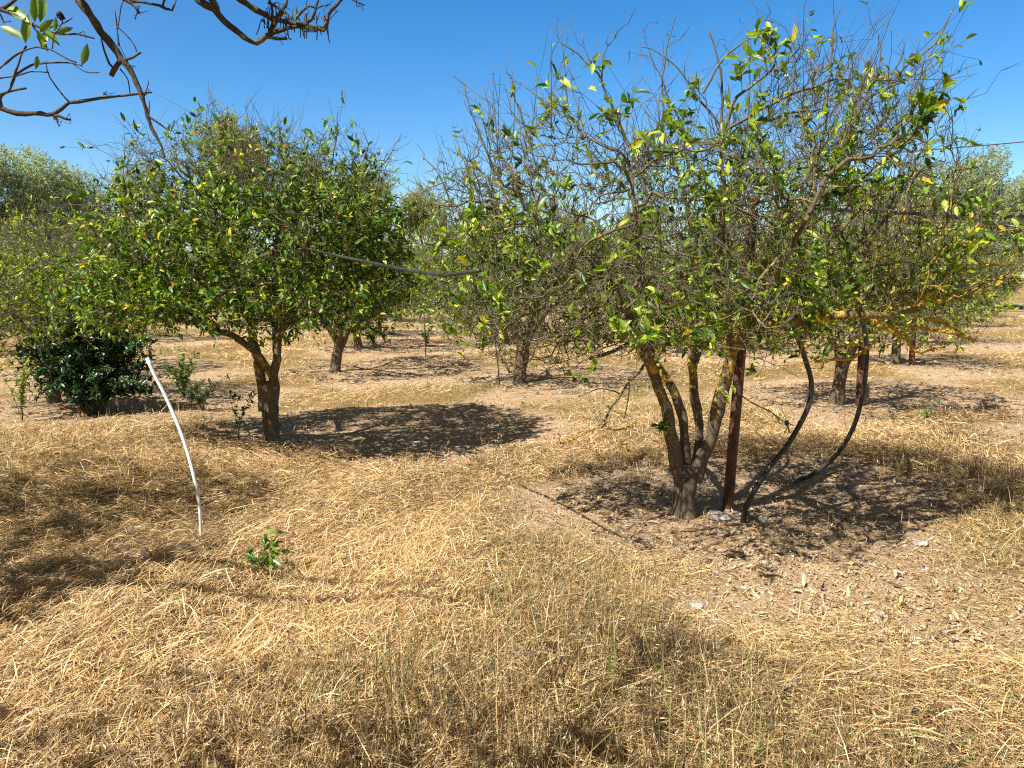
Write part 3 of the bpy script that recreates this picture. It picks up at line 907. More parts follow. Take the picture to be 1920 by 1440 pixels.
feats = [
    zb([(285, -30), (300, 5), (340, 60), (380, 120), (420, 175), (455, 225), (490, 265), (515, 310), (530, 360), (545, 410), (555, 460), (580, 510), (605, 550), (620, 586)], 1.9, .0098, .0026, .35),
    zb([(468, 225), (440, 250), (420, 272)], 1.9, .006, .006, .3), zb([(462, 230), (500, 212), (530, 196)], 1.9, .0038, .0025, .2),
    zb([(445, 170), (438, 110), (430, 45)], 1.9, .003, .0015, .1), zb([(425, 255), (400, 210), (382, 145)], 1.9, .003, .0016, .1),
    zb([(440, 100), (490, 150), (520, 195)], 1.9, .0016, .0012, 0), zb([(450, 258), (480, 300), (490, 352)], 1.9, .0018, .0012, 0),
    zb([(440, 110), (455, 40), (458, 5)], 1.9, .0016, .0012, 0),
    zb([(548, 428), (600, 465), (640, 490), (650, 445)], 1.9, .003, .0018, .2), zb([(558, 425), (562, 380)], 1.9, .002, .0014, 0),
    # boughs along the top
    zb([(430, -20), (490, 20), (525, 48)], 2.05, .006, .0035, .35), zb([(470, -12), (500, 8), (570, 15), (620, 30), (645, 36), (658, 2)], 2.05, .005, .0022, .3),
    zb([(610, 28), (615, 5), (625, -10)], 2.05, .003, .002, .2),
    zb([(730, -24), (745, 0), (800, 30), (840, 75), (880, 110), (920, 135), (960, 152), (1000, 135), (1060, 115), (1110, 105), (1195, 116)], 2.0, .0095, .004, .55),
    zb([(780, -20), (800, 8), (815, 40)], 2.0, .008, .006, .4),
    zb([(880, -20), (905, 2), (960, 35), (1020, 65), (1080, 80), (1140, 90), (1210, 100), (1235, 60), (1265, 22), (1290, -12)], 2.0, .008, .0035, .6),
    zb([(1010, 130), (1040, 60), (1070, 25), (1075, -10)], 2.0, .006, .003, .6), zb([(1150, 85), (1180, 40), (1195, -10)], 2.0, .004, .0025, .5),
    zb([(1305, -10), (1330, 8), (1360, 17)], 2.0, .0025, .0018, .1), zb([(960, 130), (975, 90), (980, 62)], 2.0, .0018, .0012, .1),
    zb([(1005, 140), (1040, 145), (1080, 138)], 2.0, .005, .004, .7), zb([(1190, 100), (1215, 115), (1225, 85), (1210, 60)], 2.0, .0055, .004, .7),
    zb([(1080, 80), (1060, 40), (1000, 5)], 2.0, .005, .003, .6), zb([(1020, 65), (1015, 20), (1010, -10)], 2.0, .004, .003, .6),
    zb([(1100, 105), (1120, 60), (1160, 20), (1185, 30), (1240, 10)], 2.0, .004, .002, .6),
]


def over_keep(p): return outside(p)


opt_over = dict(pal='main', leafy=.35, ll=(.05, .09), twig_rep=1, twig_p=.4, tl=(.06, .16), Dk=.16, Di=1.0, step=.08, topbare=.8, topleaf=.3, jit=.3, iters=50, limb_from=.3)


def over_extra(tw, lv, rng):
    # short knobbly spurs hanging under the mossy bough
    for q in range(70):
        px = rng.uniform(980, 1230); py = 95 + rng.uniform(-45, 35)
        p = PX(px / 2, py / 2, 2.0 + rng.normal() * .012)
        tw.add([p, p + [rng.normal() * .004, 0, rng.uniform(-.03, .035)]], [.0016, .0011], 4, .5)


finish_tree('overhead_tree', over, obz, rng, tr, limbs, feats, A, opt_over, lambda p: np.full(len(p), .3), over_extra, over_keep, bark=M_OVERBARK, twigm=M_OVERBARK)

rng = np.random.default_rng(43)
sb = np.array([-4.95, 3.3]); sbz = np.array([sb[0], sb[1], float(ground_z(*sb))])
sidet = thing('citrus_tree', sbz, 'citrus tree whose leafy twigs and dark fruit enter the top left corner', 'citrus tree', 'citrus trees of the orchard')
tr = trunk_tube([sbz + [0, 0, -.06], sbz + [0, 0, .03], sbz + [.02, .01, .4], sbz + [.03, .02, .62]], [.13, .11, .095, .07], rng)
L2 = PX(-6, 188, 2.45); L3 = PX(-8, 14, 2.4)
limbs = [lim([sbz + [.04, 0, .5], sbz + [.4, -.1, 1.1], sbz + [1.1, -.3, 1.6], np.array([-2.9, 2.6, 1.95]), L2 + [-.25, .03, .0], L2 + [-.02, 0, .0]], rng, .05, .010),
         lim([sbz + [.04, .03, .5], sbz + [.5, .0, 1.3], sbz + [1.3, -.3, 2.0], np.array([-2.6, 2.6, 2.45]), L3 + [-.2, .03, .02], L3], rng, .045, .006)]
for a in (1.2, 2.4, 3.6, 4.9, .2):
    d = np.array([math.cos(a), math.sin(a), 0])
    limbs.append(lim([sbz + d * .03 + [0, 0, .5], sbz + d * .2 + [0, 0, .9], sbz + d * .6 + [0, 0, 1.4], sbz + d * 1.0 + [0, 0, 2.0]], rng, .045, .013))
A = np.concatenate([ellipsoid_pts(rng, 2300, (sb[0] + .15, sb[1] + .15, 2.1), (2.0, 1.9, 1.15), .45, -.85, Noise3(55, 3), -.8)])
A = A[outside(A)]
feats = [
    zb([(-20, 380), (0, 405), (60, 425), (130, 430), (205, 430), (260, 390), (330, 375), (400, 365), (460, 355), (520, 350), (567, 348)], 2.45, .0088, .0024, .35),
    zb([(200, 428), (212, 448), (216, 460)], 2.45, .006, .003, .2), zb([(205, 434), (230, 442), (256, 447)], 2.45, .006, .003, .2),
    zb([(545, 348), (555, 325), (558, 300)], 2.45, .002, .0016, 0),
    zb([(-10, 360), (40, 345), (97, 328)], 2.45, .005, .003, .2), zb([(262, 385), (220, 340), (185, 290), (175, 235)], 2.45, .003, .0018, 0),
    zb([(0, 400), (-4, 370), (15, 350)], 2.45, .008, .006, .3),
    zb([(30, 345), (45, 320), (60, 270), (80, 205), (95, 165)], 2.4, .0042, .003, .2),
    zb([(60, 280), (120, 245), (200, 240), (270, 238), (310, 250)], 2.4, .0035, .002, .3), zb([(-10, 294), (60, 285), (110, 270), (180, 268)], 2.42, .003, .002, .2),
    zb([(270, 236), (320, 272), (375, 274)], 2.4, .002, .0016, 0), zb([(-10, 262), (50, 215), (90, 188), (140, 178), (190, 186), (240, 215), (285, 242)], 2.38, .0035, .002, .2),
    zb([(-15, 28), (0, 40), (60, 65), (120, 90), (170, 110), (230, 128), (290, 130), (358, 142)], 2.4, .006, .002, .2),
    zb([(-10, 35), (30, 15), (70, -10)], 2.4, .006, .005, .2), zb([(0, 50), (15, 85), (45, 92)], 2.4, .003, .0015, .1),
    zb([(120, 90), (150, 140), (160, 178)], 2.4, .0025, .0016, .1), zb([(225, 75), (235, 85), (208, 130), (200, 182)], 2.38, .002, .0015, .1),
    zb([(170, 110), (200, 95), (272, 72)], 2.4, .0022, .0014, .1),
]


def side_extra(tw, lv, rng):
    for x, y, ax, ay, L in [(110, 85, -.75, .55, .1), (95, 165, .15, .95, .085), (95, 150, -.85, .5, .085), (130, 85, .25, .9, .075), (150, 85, .12, .95, .08), (205, 130, .7, .45, .055),
                            (160, 110, .5, -.45, .06), (150, 120, .8, .3, .07), (305, 248, .28, .9, .068), (133, 262, .1, .9, .045), (205, 120, .1, .3, .04), (160, 178, .0, .6, .06), (140, 110, .2, -.75, .06)]:
        p = PX(x / 2, y / 2, 2.39)
        lv.add(p, norm([ax, rng.normal() * .25, ay]), norm([.5 + rng.normal() * .3, -.75, .25 + rng.normal() * .2]), L * 1.05, L * .40, np.array([.15, .24, .02]) * rng.uniform(.8, 1.2), .7)


_, so = finish_tree('side_tree', sidet, sbz, rng, tr, limbs, feats, A,
                    dict(pal='main', leafy=.6, ll=(.06, .10), lpt=(4, 8), twig_rep=2, twig_p=.55, tl=(.1, .24), Dk=.14, Di=1.2, step=.085, topbare=.75, topleaf=.3, jit=.3, iters=55, limb_from=.3),
                    lambda p: np.full(len(p), .25), side_extra, over_keep, bark=M_OVERBARK, twigm=M_OVERBARK)
link('dried_fruit', blob_mesh('dried_fruit', [(PX(113, 28.5, 2.38), .0125), (PX(113, 29, 2.38) + [.001, 0, -.002], .012), (PX(113, 28, 2.38) + [-.001, 0, .002], .012)], M_FRUIT, sbz, np.random.default_rng(3)), sidet)


# ================================================================== SMALL PLANTS
def leafy_plant(name, base, stems, pal, mat, ll, label, cat, seed, group=None, twig=M_TWIG, per=8, wr=.45, nub=.35):
    rng = np.random.default_rng(seed)
    root = thing(name, base, label, cat, group)
    tw = Tubes(); lv = Leaves()
    for pts, r in stems:
        p = spline(np.array(pts), .03, .004, rng)
        tw.add(p, np.linspace(r, r * .35, len(p)), 5, .05)
        n = max(2, int(per * len(p) * .1))
        i = rng.integers(int(len(p) * nub), len(p), n)
        m = n
        a = norm(rng.normal(size=(m, 3)) * .8 + np.array([0, 0, .25]))
        L = rng.uniform(*ll, m)
        nn = norm(rng.normal(size=(m, 3)) * .6 + np.array([-.2, -.3, 1]))
        lv.add(p[i], a, nn, L, L * rng.uniform(wr * .8, wr * 1.2, m), pick_col(rng, pal, m), rng.uniform(.4, 1.4, m))
    link('stem', tw.mesh(name + '_stem', twig, offset=base), root)
    link('foliage', lv.mesh(name + '_foliage', mat, offset=base), root)
    return root


rng = np.random.default_rng(61)
# dark dense bush at left
bb = GP(150, 783); bb[1] += .25; bb[2] = float(ground_z(bb[0], bb[1]))
stems = []
for i in range(120):
    a = rng.uniform(0, 6.28); rr = rng.uniform(.15, .85); h = rng.uniform(.3, 1.35)
    e = bb + np.array([math.cos(a) * rr * .92, math.sin(a) * rr * .6, h * (1.0 - .45 * rr)])
    if e[0] > bb[0] + .3: e[2] = min(e[2] + .0, .85)
    stems.append(([bb + np.array([math.cos(a) * .08, math.sin(a) * .08, -.02]), (bb + e) / 2 + [0, 0, .12], e, e + np.array([math.cos(a) * .12, math.sin(a) * .1, -.07])], .008))
leafy_plant('evergreen_bush', bb, stems, 'bush', M_DARKLEAF, (.05, .10), 'dense blackish green bush standing on the ground under the left edge tree', 'bush', 5, per=24, nub=.3)


def seedling(px, py, h, spread, n, pal, ll, label, seed, name='seedling', cat='young plant', per=9, group=None, r=.004):
    rng = np.random.default_rng(seed)
    b = GP(px, py); st = []
    for i in range(n):
        a = rng.uniform(0, 6.28); s = spread * rng.uniform(.2, 1)
        e = b + np.array([math.cos(a) * s, math.sin(a) * s, h * rng.uniform(.55, 1.0)])
        st.append(([b + [0, 0, -.02], b * .55 + e * .45 + np.array([-.25 * s * math.cos(a), 0, .03]), e], r))
    return leafy_plant(name, b, st, pal, M_LEAF, ll, label, cat, seed, group, per=per)


# the small green sapling in the straw
b = GP(487, 1082); st = []
for e in ((450, 1066), (458, 1038), (474, 1040), (498, 1010), (519, 998), (524, 1034), (510, 1050)):
    st.append(([b + [0, 0, -.02], PX((487 + e[0]) / 2, (1082 + e[1]) / 2, b[1]), PX(e[0], e[1], b[1] + rng.normal() * .05)], .003))
leafy_plant('citrus_seedling', b, st, 'fresh', M_DARKLEAF, (.045, .07), 'small green seedling alone in the dry straw right of the white pipe', 'young plant', 71, per=11, wr=.5, nub=.5)
seedling(448, 822, .62, .22, 4, 'bush', (.04, .08), 'thin brown stemmed sapling just left of the dense tree trunk', 72, per=10)
seedling(345, 745, .62, .32, 14, 'fresh', (.04, .08), 'bright green leafy weed behind the upper part of the white pipe', 73, 'leafy_weed', 'weed', per=14)
seedling(380, 770, .38, .35, 12, 'bush', (.04, .07), 'low dark green weed between the white pipe and the dense tree', 74, 'leafy_weed', 'weed', per=14)
seedling(42, 790, .75, .25, 8, 'back', (.03, .06), 'tall thin leaved weed left of the dark bush', 75, 'leafy_weed', 'weed', per=14)
seedling(800, 650, .55, .25, 10, 'fresh', (.05, .09), 'green suckers growing near the foot of the hanging drip tube', 76, 'leafy_weed', 'weed', per=14)
seedling(905, 668, .75, .3, 14, 'left', (.05, .09), 'leafy green sucker left of the middle tree trunk', 77, 'leafy_weed', 'weed', per=16)
seedling(1735, 800, .3, .2, 6, 'fresh', (.03, .06), 'low green weed at the edge of the grass right of the second black hose', 79, 'leafy_weed', 'weed', per=8)
seedling(700, 648, .5, .5, 14, 'back', (.05, .09), 'low green weed patch behind the second grey trunk', 80, 'leafy_weed', 'weed', per=12)


# dead pale weed left of the near trunk
b = GP(1130, 800); st = []
for i in range(26):
    e = b + np.array([rng.normal() * .22, rng.normal() * .15, rng.uniform(.22, .52)])
    st.append(([b + [rng.normal() * .05, rng.normal() * .04, -.02], b * .5 + e * .5 + [rng.normal() * .02, 0, .02], e], .0022))
leafy_plant('dead_weed', b, st, 'straw', M_STRAW, (.012, .03), 'dry pale branching weed standing left of the nearest tree trunk', 'weed', 90, twig=M_PALEBARK, per=6, nub=.4)

# ================================================================== PIPES, POSTS, WIRES
def tube_obj(name, pts, r, mat, label=None, cat=None, parent=None, sides=12, step=.04, base=None, r1=None, group=None, inner=None):
    p = spline(np.array(pts), step)
    t = Tubes(); t.add(p, np.linspace(r, r1 or r, len(p)), sides)
    base = p[0] if base is None else base
    me = t.mesh(name, mat, offset=base)
    o = link(name, me, parent)
    if parent is None:
        o.location = base; o['label'] = label; o['category'] = cat
        if group: o['group'] = group
    return o


# white bent pvc pipe, dark disc at its top painted as the hollow's shade
w0 = GP(378, 1024)
wpts = np.array([w0 + [0, 0, -.08], PX(377, 1000, w0[1]), PX(374, 950, w0[1]), PX(366, 905, w0[1] + .02), PX(352, 850, w0[1] + .05), PX(333, 795, w0[1] + .08), PX(309, 740, w0[1] + .1), PX(290, 703, w0[1] + .1), PX(277, 674, w0[1] + .1)])
wp = thing('white_pipe', w0, 'bent white plastic pipe sticking up out of the dry straw', 'pipe')
p = spline(wpts, .03)
t = Tubes(); t.add(p, np.linspace(.0084, .0112, len(p)), 16)
link('pipe', t.mesh('white_pipe', M_WHITE, offset=w0), wp)
d_end = norm(p[-1] - p[-3])
t = Tubes(); t.add([p[-1] - d_end * .004, p[-1] + d_end * .010], [.0116, .0116], 16)
link('pipe_mouth', t.mesh('white_pipe_mouth', M_WHITE, offset=w0), wp)
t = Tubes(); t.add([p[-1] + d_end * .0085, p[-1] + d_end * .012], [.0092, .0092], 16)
link('bore_shade', t.mesh('white_pipe_bore_shade', M_BORESHADE, offset=w0), wp)
t = Tubes(); t.add(spline(np.array([p[-1] + [.006, 0, 0], p[-1] + [.012, 0, .05], p[-1] + [.022, .01, .11], p[-1] + [.02, .02, .14]]), .02), np.full(len(spline(np.array([p[-1] + [.006, 0, 0], p[-1] + [.012, 0, .05], p[-1] + [.022, .01, .11], p[-1] + [.02, .02, .14]]), .02)), .0013), 5)
link('wire', t.mesh('white_pipe_wire', M_WIRE, offset=w0), wp)


def post(pb, ptop, r, label):
    root = thing('rusty_post', pb, label, 'post', 'rusty steel posts along the row')
    d = ptop - pb
    p = spline(np.array([pb - d * .03, pb + d * .33, pb + d * .66, ptop]), .05)
    t = Tubes(); t.add(p, np.full(len(p), r), 14); link('shaft', t.mesh('post_shaft', M_RUST, lump=.02, offset=pb), root)
    t = Tubes(); t.add([ptop - norm(d) * .03, ptop + norm(d) * .012], [r * 1.16, r * 1.16], 14); link('cap', t.mesh('post_cap', M_RUST, offset=pb), root)
    k = pb + d * .62
    t = Tubes(); t.add([k - norm(d) * .012, k + norm(d) * .012], [r * 1.14, r * 1.14], 14); link('clamp', t.mesh('post_clamp', M_TUBE, offset=pb), root)
    return root


pp = GP(1364, 956)
post(pp, PX(1413, 372, pp[1] + .1), .037, 'rusty steel post leaning beside the nearest tree trunk')
pp2 = GP(1611, 760)
post(pp2, PX(1630, 430, pp2[1] + .1), .048, 'rusty steel post beside the second trunk, seen behind the right hand black hose')
pp3 = GP(1709, 684)
post(pp3, PX(1722, 470, pp3[1] + .1), .05, 'farther rusty steel post beside the third trunk of the right hand row')

hb = GP(1393, 980)
tube_obj('black_hose', [hb + [0, 0, -.05], PX(1396, 958, hb[1]), PX(1410, 928, hb[1]), PX(1440, 880, hb[1] + .02), PX(1476, 835, hb[1] + .04), PX(1505, 786, hb[1] + .05), PX(1519, 750, hb[1] + .05),
                        PX(1521, 714, hb[1] + .05), PX(1512, 680, hb[1] + .04), PX(1496, 634, hb[1] + .0), PX(1478, 608, hb[1]), PX(1455, 575, hb[1] + .05), PX(1440, 530, hb[1] + .1)],
         .0178, M_HOSE, 'thick black hose curving from the soil by the rusty post up into the near crown', 'hose', r1=.0165, base=hb)
hb2 = GP(1495, 905)
tube_obj('black_hose', [hb2 + [-.04, -.02, -.02], hb2 + [.0, 0, .015], PX(1530, 886, hb2[1] - .05), PX(1570, 851, hb2[1] - .15), PX(1600, 801, hb2[1] - .25), PX(1617, 742, hb2[1] - .3), PX(1624, 690, hb2[1] - .32),
                         PX(1625, 650, hb2[1] - .34), PX(1618, 600, hb2[1] - .36), PX(1610, 560, hb2[1] - .36), PX(1596, 500, hb2[1] - .3), PX(1585, 440, hb2[1] - .25)],
         .0170, M_HOSE, 'right hand black hose hanging from the crown in a bow to the shaded soil', 'hose', base=hb2)
tube_obj('black_hose', [PX(560, 462, 6.6), PX(600, 472, 5.9), PX(640, 481, 5.4), PX(727, 499, 4.7), PX(797, 512, 4.25), PX(842, 515, 3.95), PX(900, 507, 3.75)], .0098, M_HOSE,
         'black hose strung in the air from the dense dark tree to the near crown', 'hose')
tube_obj('black_hose', [PX(1530, 392, 6.3), PX(1620, 396, 6.4), PX(1727, 401, 6.5), PX(1800, 408, 6.5), PX(1877, 421, 6.5), PX(1920, 430, 6.4), PX(1990, 450, 6.3)], .0165, M_HOSE,
         'upper black hose running out of the near crown past the right picture edge', 'hose')
tube_obj('black_hose', [PX(1700, 438, 7.6), PX(1800, 444, 7.6), PX(1870, 446, 7.5), PX(1920, 446, 7.4), PX(2000, 442, 7.3)], .010, M_HOSE,
         'lower thinner black hose below the thick one at the right picture edge', 'hose')
tube_obj('overhead_wire', [PX(1560, 296, 6.0), PX(1640, 289, 6.3), PX(1780, 278, 6.8), PX(1920, 266, 7.2), PX(2100, 250, 7.8)], .0052, M_WIRE,
         'thin reddish wire strung across the sky at the right', 'wire', sides=6)
dt = GP(798, 671)
tube_obj('drip_tube', [dt + [0, 0, -.02], PX(797, 620, dt[1]), PX(794, 560, dt[1]), PX(795, 512, dt[1])], .008, M_TUBE, 'thin black drip tube hanging straight down in the gap between the trees', 'tube', sides=6)
ds = GP(937, 722)
tube_obj('thin_stake', [ds + [0, 0, -.02], PX(934, 690, ds[1]), PX(931, 660, ds[1]), PX(927, 630, ds[1])], .011, M_TUBE, 'thin dark stake standing left of the middle tree trunk', 'stake', sides=6, r1=.008)

# ================================================================== STONES
def stone(px, py, r, label, seed, group=None, flat=.6):
    rng = np.random.default_rng(seed)
    b = GP(px, py)
    me = bpy.data.meshes.new('stone')
    import bmesh
    bm = bmesh.new(); bmesh.ops.create_icosphere(bm, subdivisions=3, radius=1)
    nz = Noise3(seed, 2.2); nz2 = Noise3(seed + 1, 6)
    ax = rng.uniform(.75, 1.25, 3) * np.array([1, 1, flat])
    for v in bm.verts:
        c = np.array(v.co); k = 1 + .18 * nz(c)[0] + .05 * nz2(c)[0]
        v.co = Vector(c * k * ax * r)
    for f in bm.faces: f.smooth = False
    bm.to_mesh(me); bm.free(); me.materials.append(M_STONE)
    o = link('stone', me); o.location = b + [0, 0, r * flat * .35]
    o['label'] = label; o['category'] = 'stone'
    if group: o['group'] = group
    return o


stone(1348, 972, .075, 'largest pale stone on the soil between the near trunk and the black hose', 1)
stone(1430, 976, .04, 'grey stone just right of the foot of the near black hose', 2)
stone(1590, 893, .05, 'pale stone in the shade right of the end of the bowed black hose', 4)
stone(1305, 1140, .045, 'pale stone in front of the bare soil, nearest the camera', 5)
stone(1725, 1022, .045, 'pale stone on the bare soil at the right, by the shadow edge', 6)
stone(1330, 1165, .04, 'dark shaded stone among grass in front of the bare soil', 7)
stone(1478, 1282, .045, 'white stone low in the foreground grass', 10)
rs = np.random.default_rng(8)
for i in range(26):
    px = rs.uniform(1030, 1820); py = rs.uniform(880, 1190)
    stone(px, py, rs.uniform(.012, .026), 'small stone lying loose on the bare soil under the near tree', 30 + i, 'small loose stones on the bare soil')

# ================================================================== GROUND
def axis(lo, hi, fine_lo, fine_hi, fine, growth=1.12):
    a = list(np.arange(fine_lo, fine_hi + 1e-6, fine))
    s = fine
    while a[-1] < hi: s *= growth; a.append(a[-1] + s)
    s = fine
    b = []
    x = fine_lo
    while x > lo: s *= growth; x -= s; b.append(x)
    return np.array(b[::-1] + a)


TP = np.array(TREE_POS)
nzs = Noise3(301, 2.6); nzs2 = Noise3(302, 7.0)


def soil_mask(x, y):
    """0 = grass covered, 1 = bare soil and leaf litter under trees"""
    P = np.stack([x, y, np.zeros_like(x)], 1)
    nn = nzs(P) * .22 + nzs2(P) * .12
    out = np.zeros(len(x))
    for i, (tx, ty) in enumerate(TP):
        ry = 1.0
        if i == 0: cx, cy, r, ry = tx + .55, ty - .16, 1.66, 1.22
        elif i == 1: cx, cy, r = tx + 1.2, ty + 1.0, 1.75
        else: cx, cy, r = tx + .8, ty + .5, 2.2
        d = np.hypot(x - cx, (y - cy) / ry) / r + nn * .8
        out = np.maximum(out, np.clip((1.12 - d) / .36, 0, 1))
    return out


gx = axis(-300, 300, -7, 8, .09); gy = axis(-60, 500, -1, 15, .09)
GX, GY = np.meshgrid(gx, gy)
fx, fy = GX.ravel(), GY.ravel()
gz = ground_z(fx, fy)
near = np.clip(1 - np.hypot(fx, fy) / 14, 0, 1)
gz = gz + near * .012 * nzs2(np.stack([fx * 2, fy * 2, fx * 0], 1)) * 0 
nxg, nyg = len(gx), len(gy)
ii = np.arange(nxg * nyg).reshape(nyg, nxg)
gf = np.stack([ii[:-1, :-1].ravel(), ii[:-1, 1:].ravel(), ii[1:, 1:].ravel(), ii[1:, :-1].ravel()], 1)

m, nt, out = new_mat('ground_mat')
tc = N(nt, 'TexCoord')
n1 = N(nt, 'TexNoise', i_Scale=55.0, i_Detail=8.0, i_Roughness=.7); nt.links.new(tc.outputs['Object'], n1.inputs['Vector'])
n2 = N(nt, 'TexNoise', i_Scale=2.0, i_Detail=6.0, i_Roughness=.6); nt.links.new(tc.outputs['Object'], n2.inputs['Vector'])
n3 = N(nt, 'TexNoise', i_Scale=9.0, i_Detail=6.0, i_Roughness=.7); nt.links.new(tc.outputs['Object'], n3.inputs['Vector'])
vo = N(nt, 'TexVoronoi', i_Scale=38.0); nt.links.new(tc.outputs['Object'], vo.inputs['Vector'])
straw = ramp(nt, n1.outputs[0], [(.3, (.07, .043, .018)), (.48, (.22, .14, .055)), (.66, (.48, .33, .14))])  # thatch brown, its dark end painted deeper as shade depth between blades
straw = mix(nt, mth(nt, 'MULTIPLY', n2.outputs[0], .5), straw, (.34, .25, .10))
soil = ramp(nt, n1.outputs[0], [(.3, (.21, .135, .075)), (.5, (.53, .375, .23)), (.7, (.75, .58, .40))])
soil = mix(nt, ramp(nt, vo.outputs['Distance'], [(.0, (1, 1, 1)), (.35, (0, 0, 0))]), soil, (.53, .37, .22))
soil = mix(nt, ramp(nt, n3.outputs[0], [(.42, (0, 0, 0)), (.62, (1, 1, 1))]), soil, (.40, .25, .13))
at_ = N(nt, 'Attribute', attribute_name='soil')
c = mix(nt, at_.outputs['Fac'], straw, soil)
pb_ = N(nt, 'BsdfPrincipled'); nt.links.new(c, pb_.inputs['Base Color'])
pb_.inputs['Roughness'].default_value = .95; pb_.inputs['Specular IOR Level'].default_value = .1
bp = N(nt, 'Bump'); bp.inputs['Strength'].default_value = 1.0; bp.inputs['Distance'].default_value = .03
nt.links.new(mth(nt, 'ADD', n1.outputs[0], mth(nt, 'MULTIPLY', n3.outputs[0], .8)), bp.inputs['Height'])
nt.links.new(bp.outputs[0], pb_.inputs['Normal']); nt.links.new(pb_.outputs[0], out.inputs[0])
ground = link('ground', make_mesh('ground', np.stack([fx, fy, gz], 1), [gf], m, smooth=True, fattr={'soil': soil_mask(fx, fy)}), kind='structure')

# ================================================================== GRASS
rng = np.random.default_rng(500)


def scatter(n, ymin, ymax, margin=1.2, power=1.0):
    """positions in the view wedge; power shapes density with distance (1 = dens ~ 1/y)"""
    u = rng.uniform(0, 1, n)
    if power == 1.0: y = ymin * (ymax / ymin) ** u * 1.0
    else:
        e = 2 - power * 1.0
        y = (ymin ** e + u * (ymax ** e - ymin ** e)) ** (1 / e)
    x = rng.uniform(-1, 1, n) * (y * .665 * margin + .55)
    return x, y


STRAW = np.array([(.78, .58, .31), (.69, .475, .22), (.58, .375, .155), (.40, .24, .085), (.21, .12, .045), (.80, .65, .42)])
STRAW_W = np.array([.24, .26, .2, .13, .07, .10])
GREEN = np.array([(.13, .19, .04), (.20, .25, .06), (.28, .29, .09), (.36, .33, .12)])


def straw_cols(n):
    return STRAW[rng.choice(len(STRAW), n, p=STRAW_W / STRAW_W.sum())] * rng.uniform(.8, 1.15, (n, 1)) * np.array([1.0, .975, .96])


def strips(P, side, w, cols, mat, name):
    """P (n,k,3) centre lines, side (n,3), w (n,k) widths"""
    n, k, _ = P.shape
    a = P + side[:, None] * w[..., None] * .5; b = P - side[:, None] * w[..., None] * .5
    V = np.stack([a, b], 2).reshape(-1, 3)
    base = (np.arange(n) * 2 * k)[:, None]
    fs = []
    for i in range(k - 1):
        fs.append(base + np.array([[2 * i, 2 * i + 1, 2 * i + 3, 2 * i + 2]]))
    return V, np.stack(fs, 1).reshape(-1, 4), np.repeat(cols, 2 * k, axis=0)


class Stuff:
    def __init__(self): self.V, self.F, self.C, self.o = [], [], [], 0

    def add(self, V, Fq, C):
        self.V.append(V); self.F.append(Fq + self.o); self.C.append(C); self.o += len(V)

    def build(self, name, mat):
        return link(name, make_mesh(name, np.concatenate(self.V), [np.concatenate(self.F)], mat, col=np.concatenate(self.C)), kind='stuff')


flow1 = Noise3(610, 1.1); tall1 = Noise3(611, 1.5); greenN = Noise3(612, 1.3); patchN = Noise3(613, 4.0); oldN = Noise3(614, 3.0)


def P2(x, y): return np.stack([x, y, np.zeros_like(x)], 1)


def tallness(x, y):
    """where the grass stands in taller rough clumps: centre foreground and right edge"""
    t = .45 * tall1(P2(x, y)) + .3 * patchN(P2(x, y))
    c = np.exp(-((x - .15) / 1.0) ** 2 - ((y - 2.4) / 1.0) ** 2) * 1.5 + np.exp(-((x - 3.6) / .6) ** 2 - ((y - 5.7) / 1.3) ** 2) * 1.2
    c = c + np.exp(-((x - .3) / .45) ** 2 - ((y - 3.6) / .8) ** 2) * .8
    c = c - np.exp(-((x + 2.0) / 1.2) ** 2 - ((y - 3.6) / 1.4) ** 2) * .9
    return np.clip(.35 + t * .35 + c, 0, 1.4)


dry = Stuff()
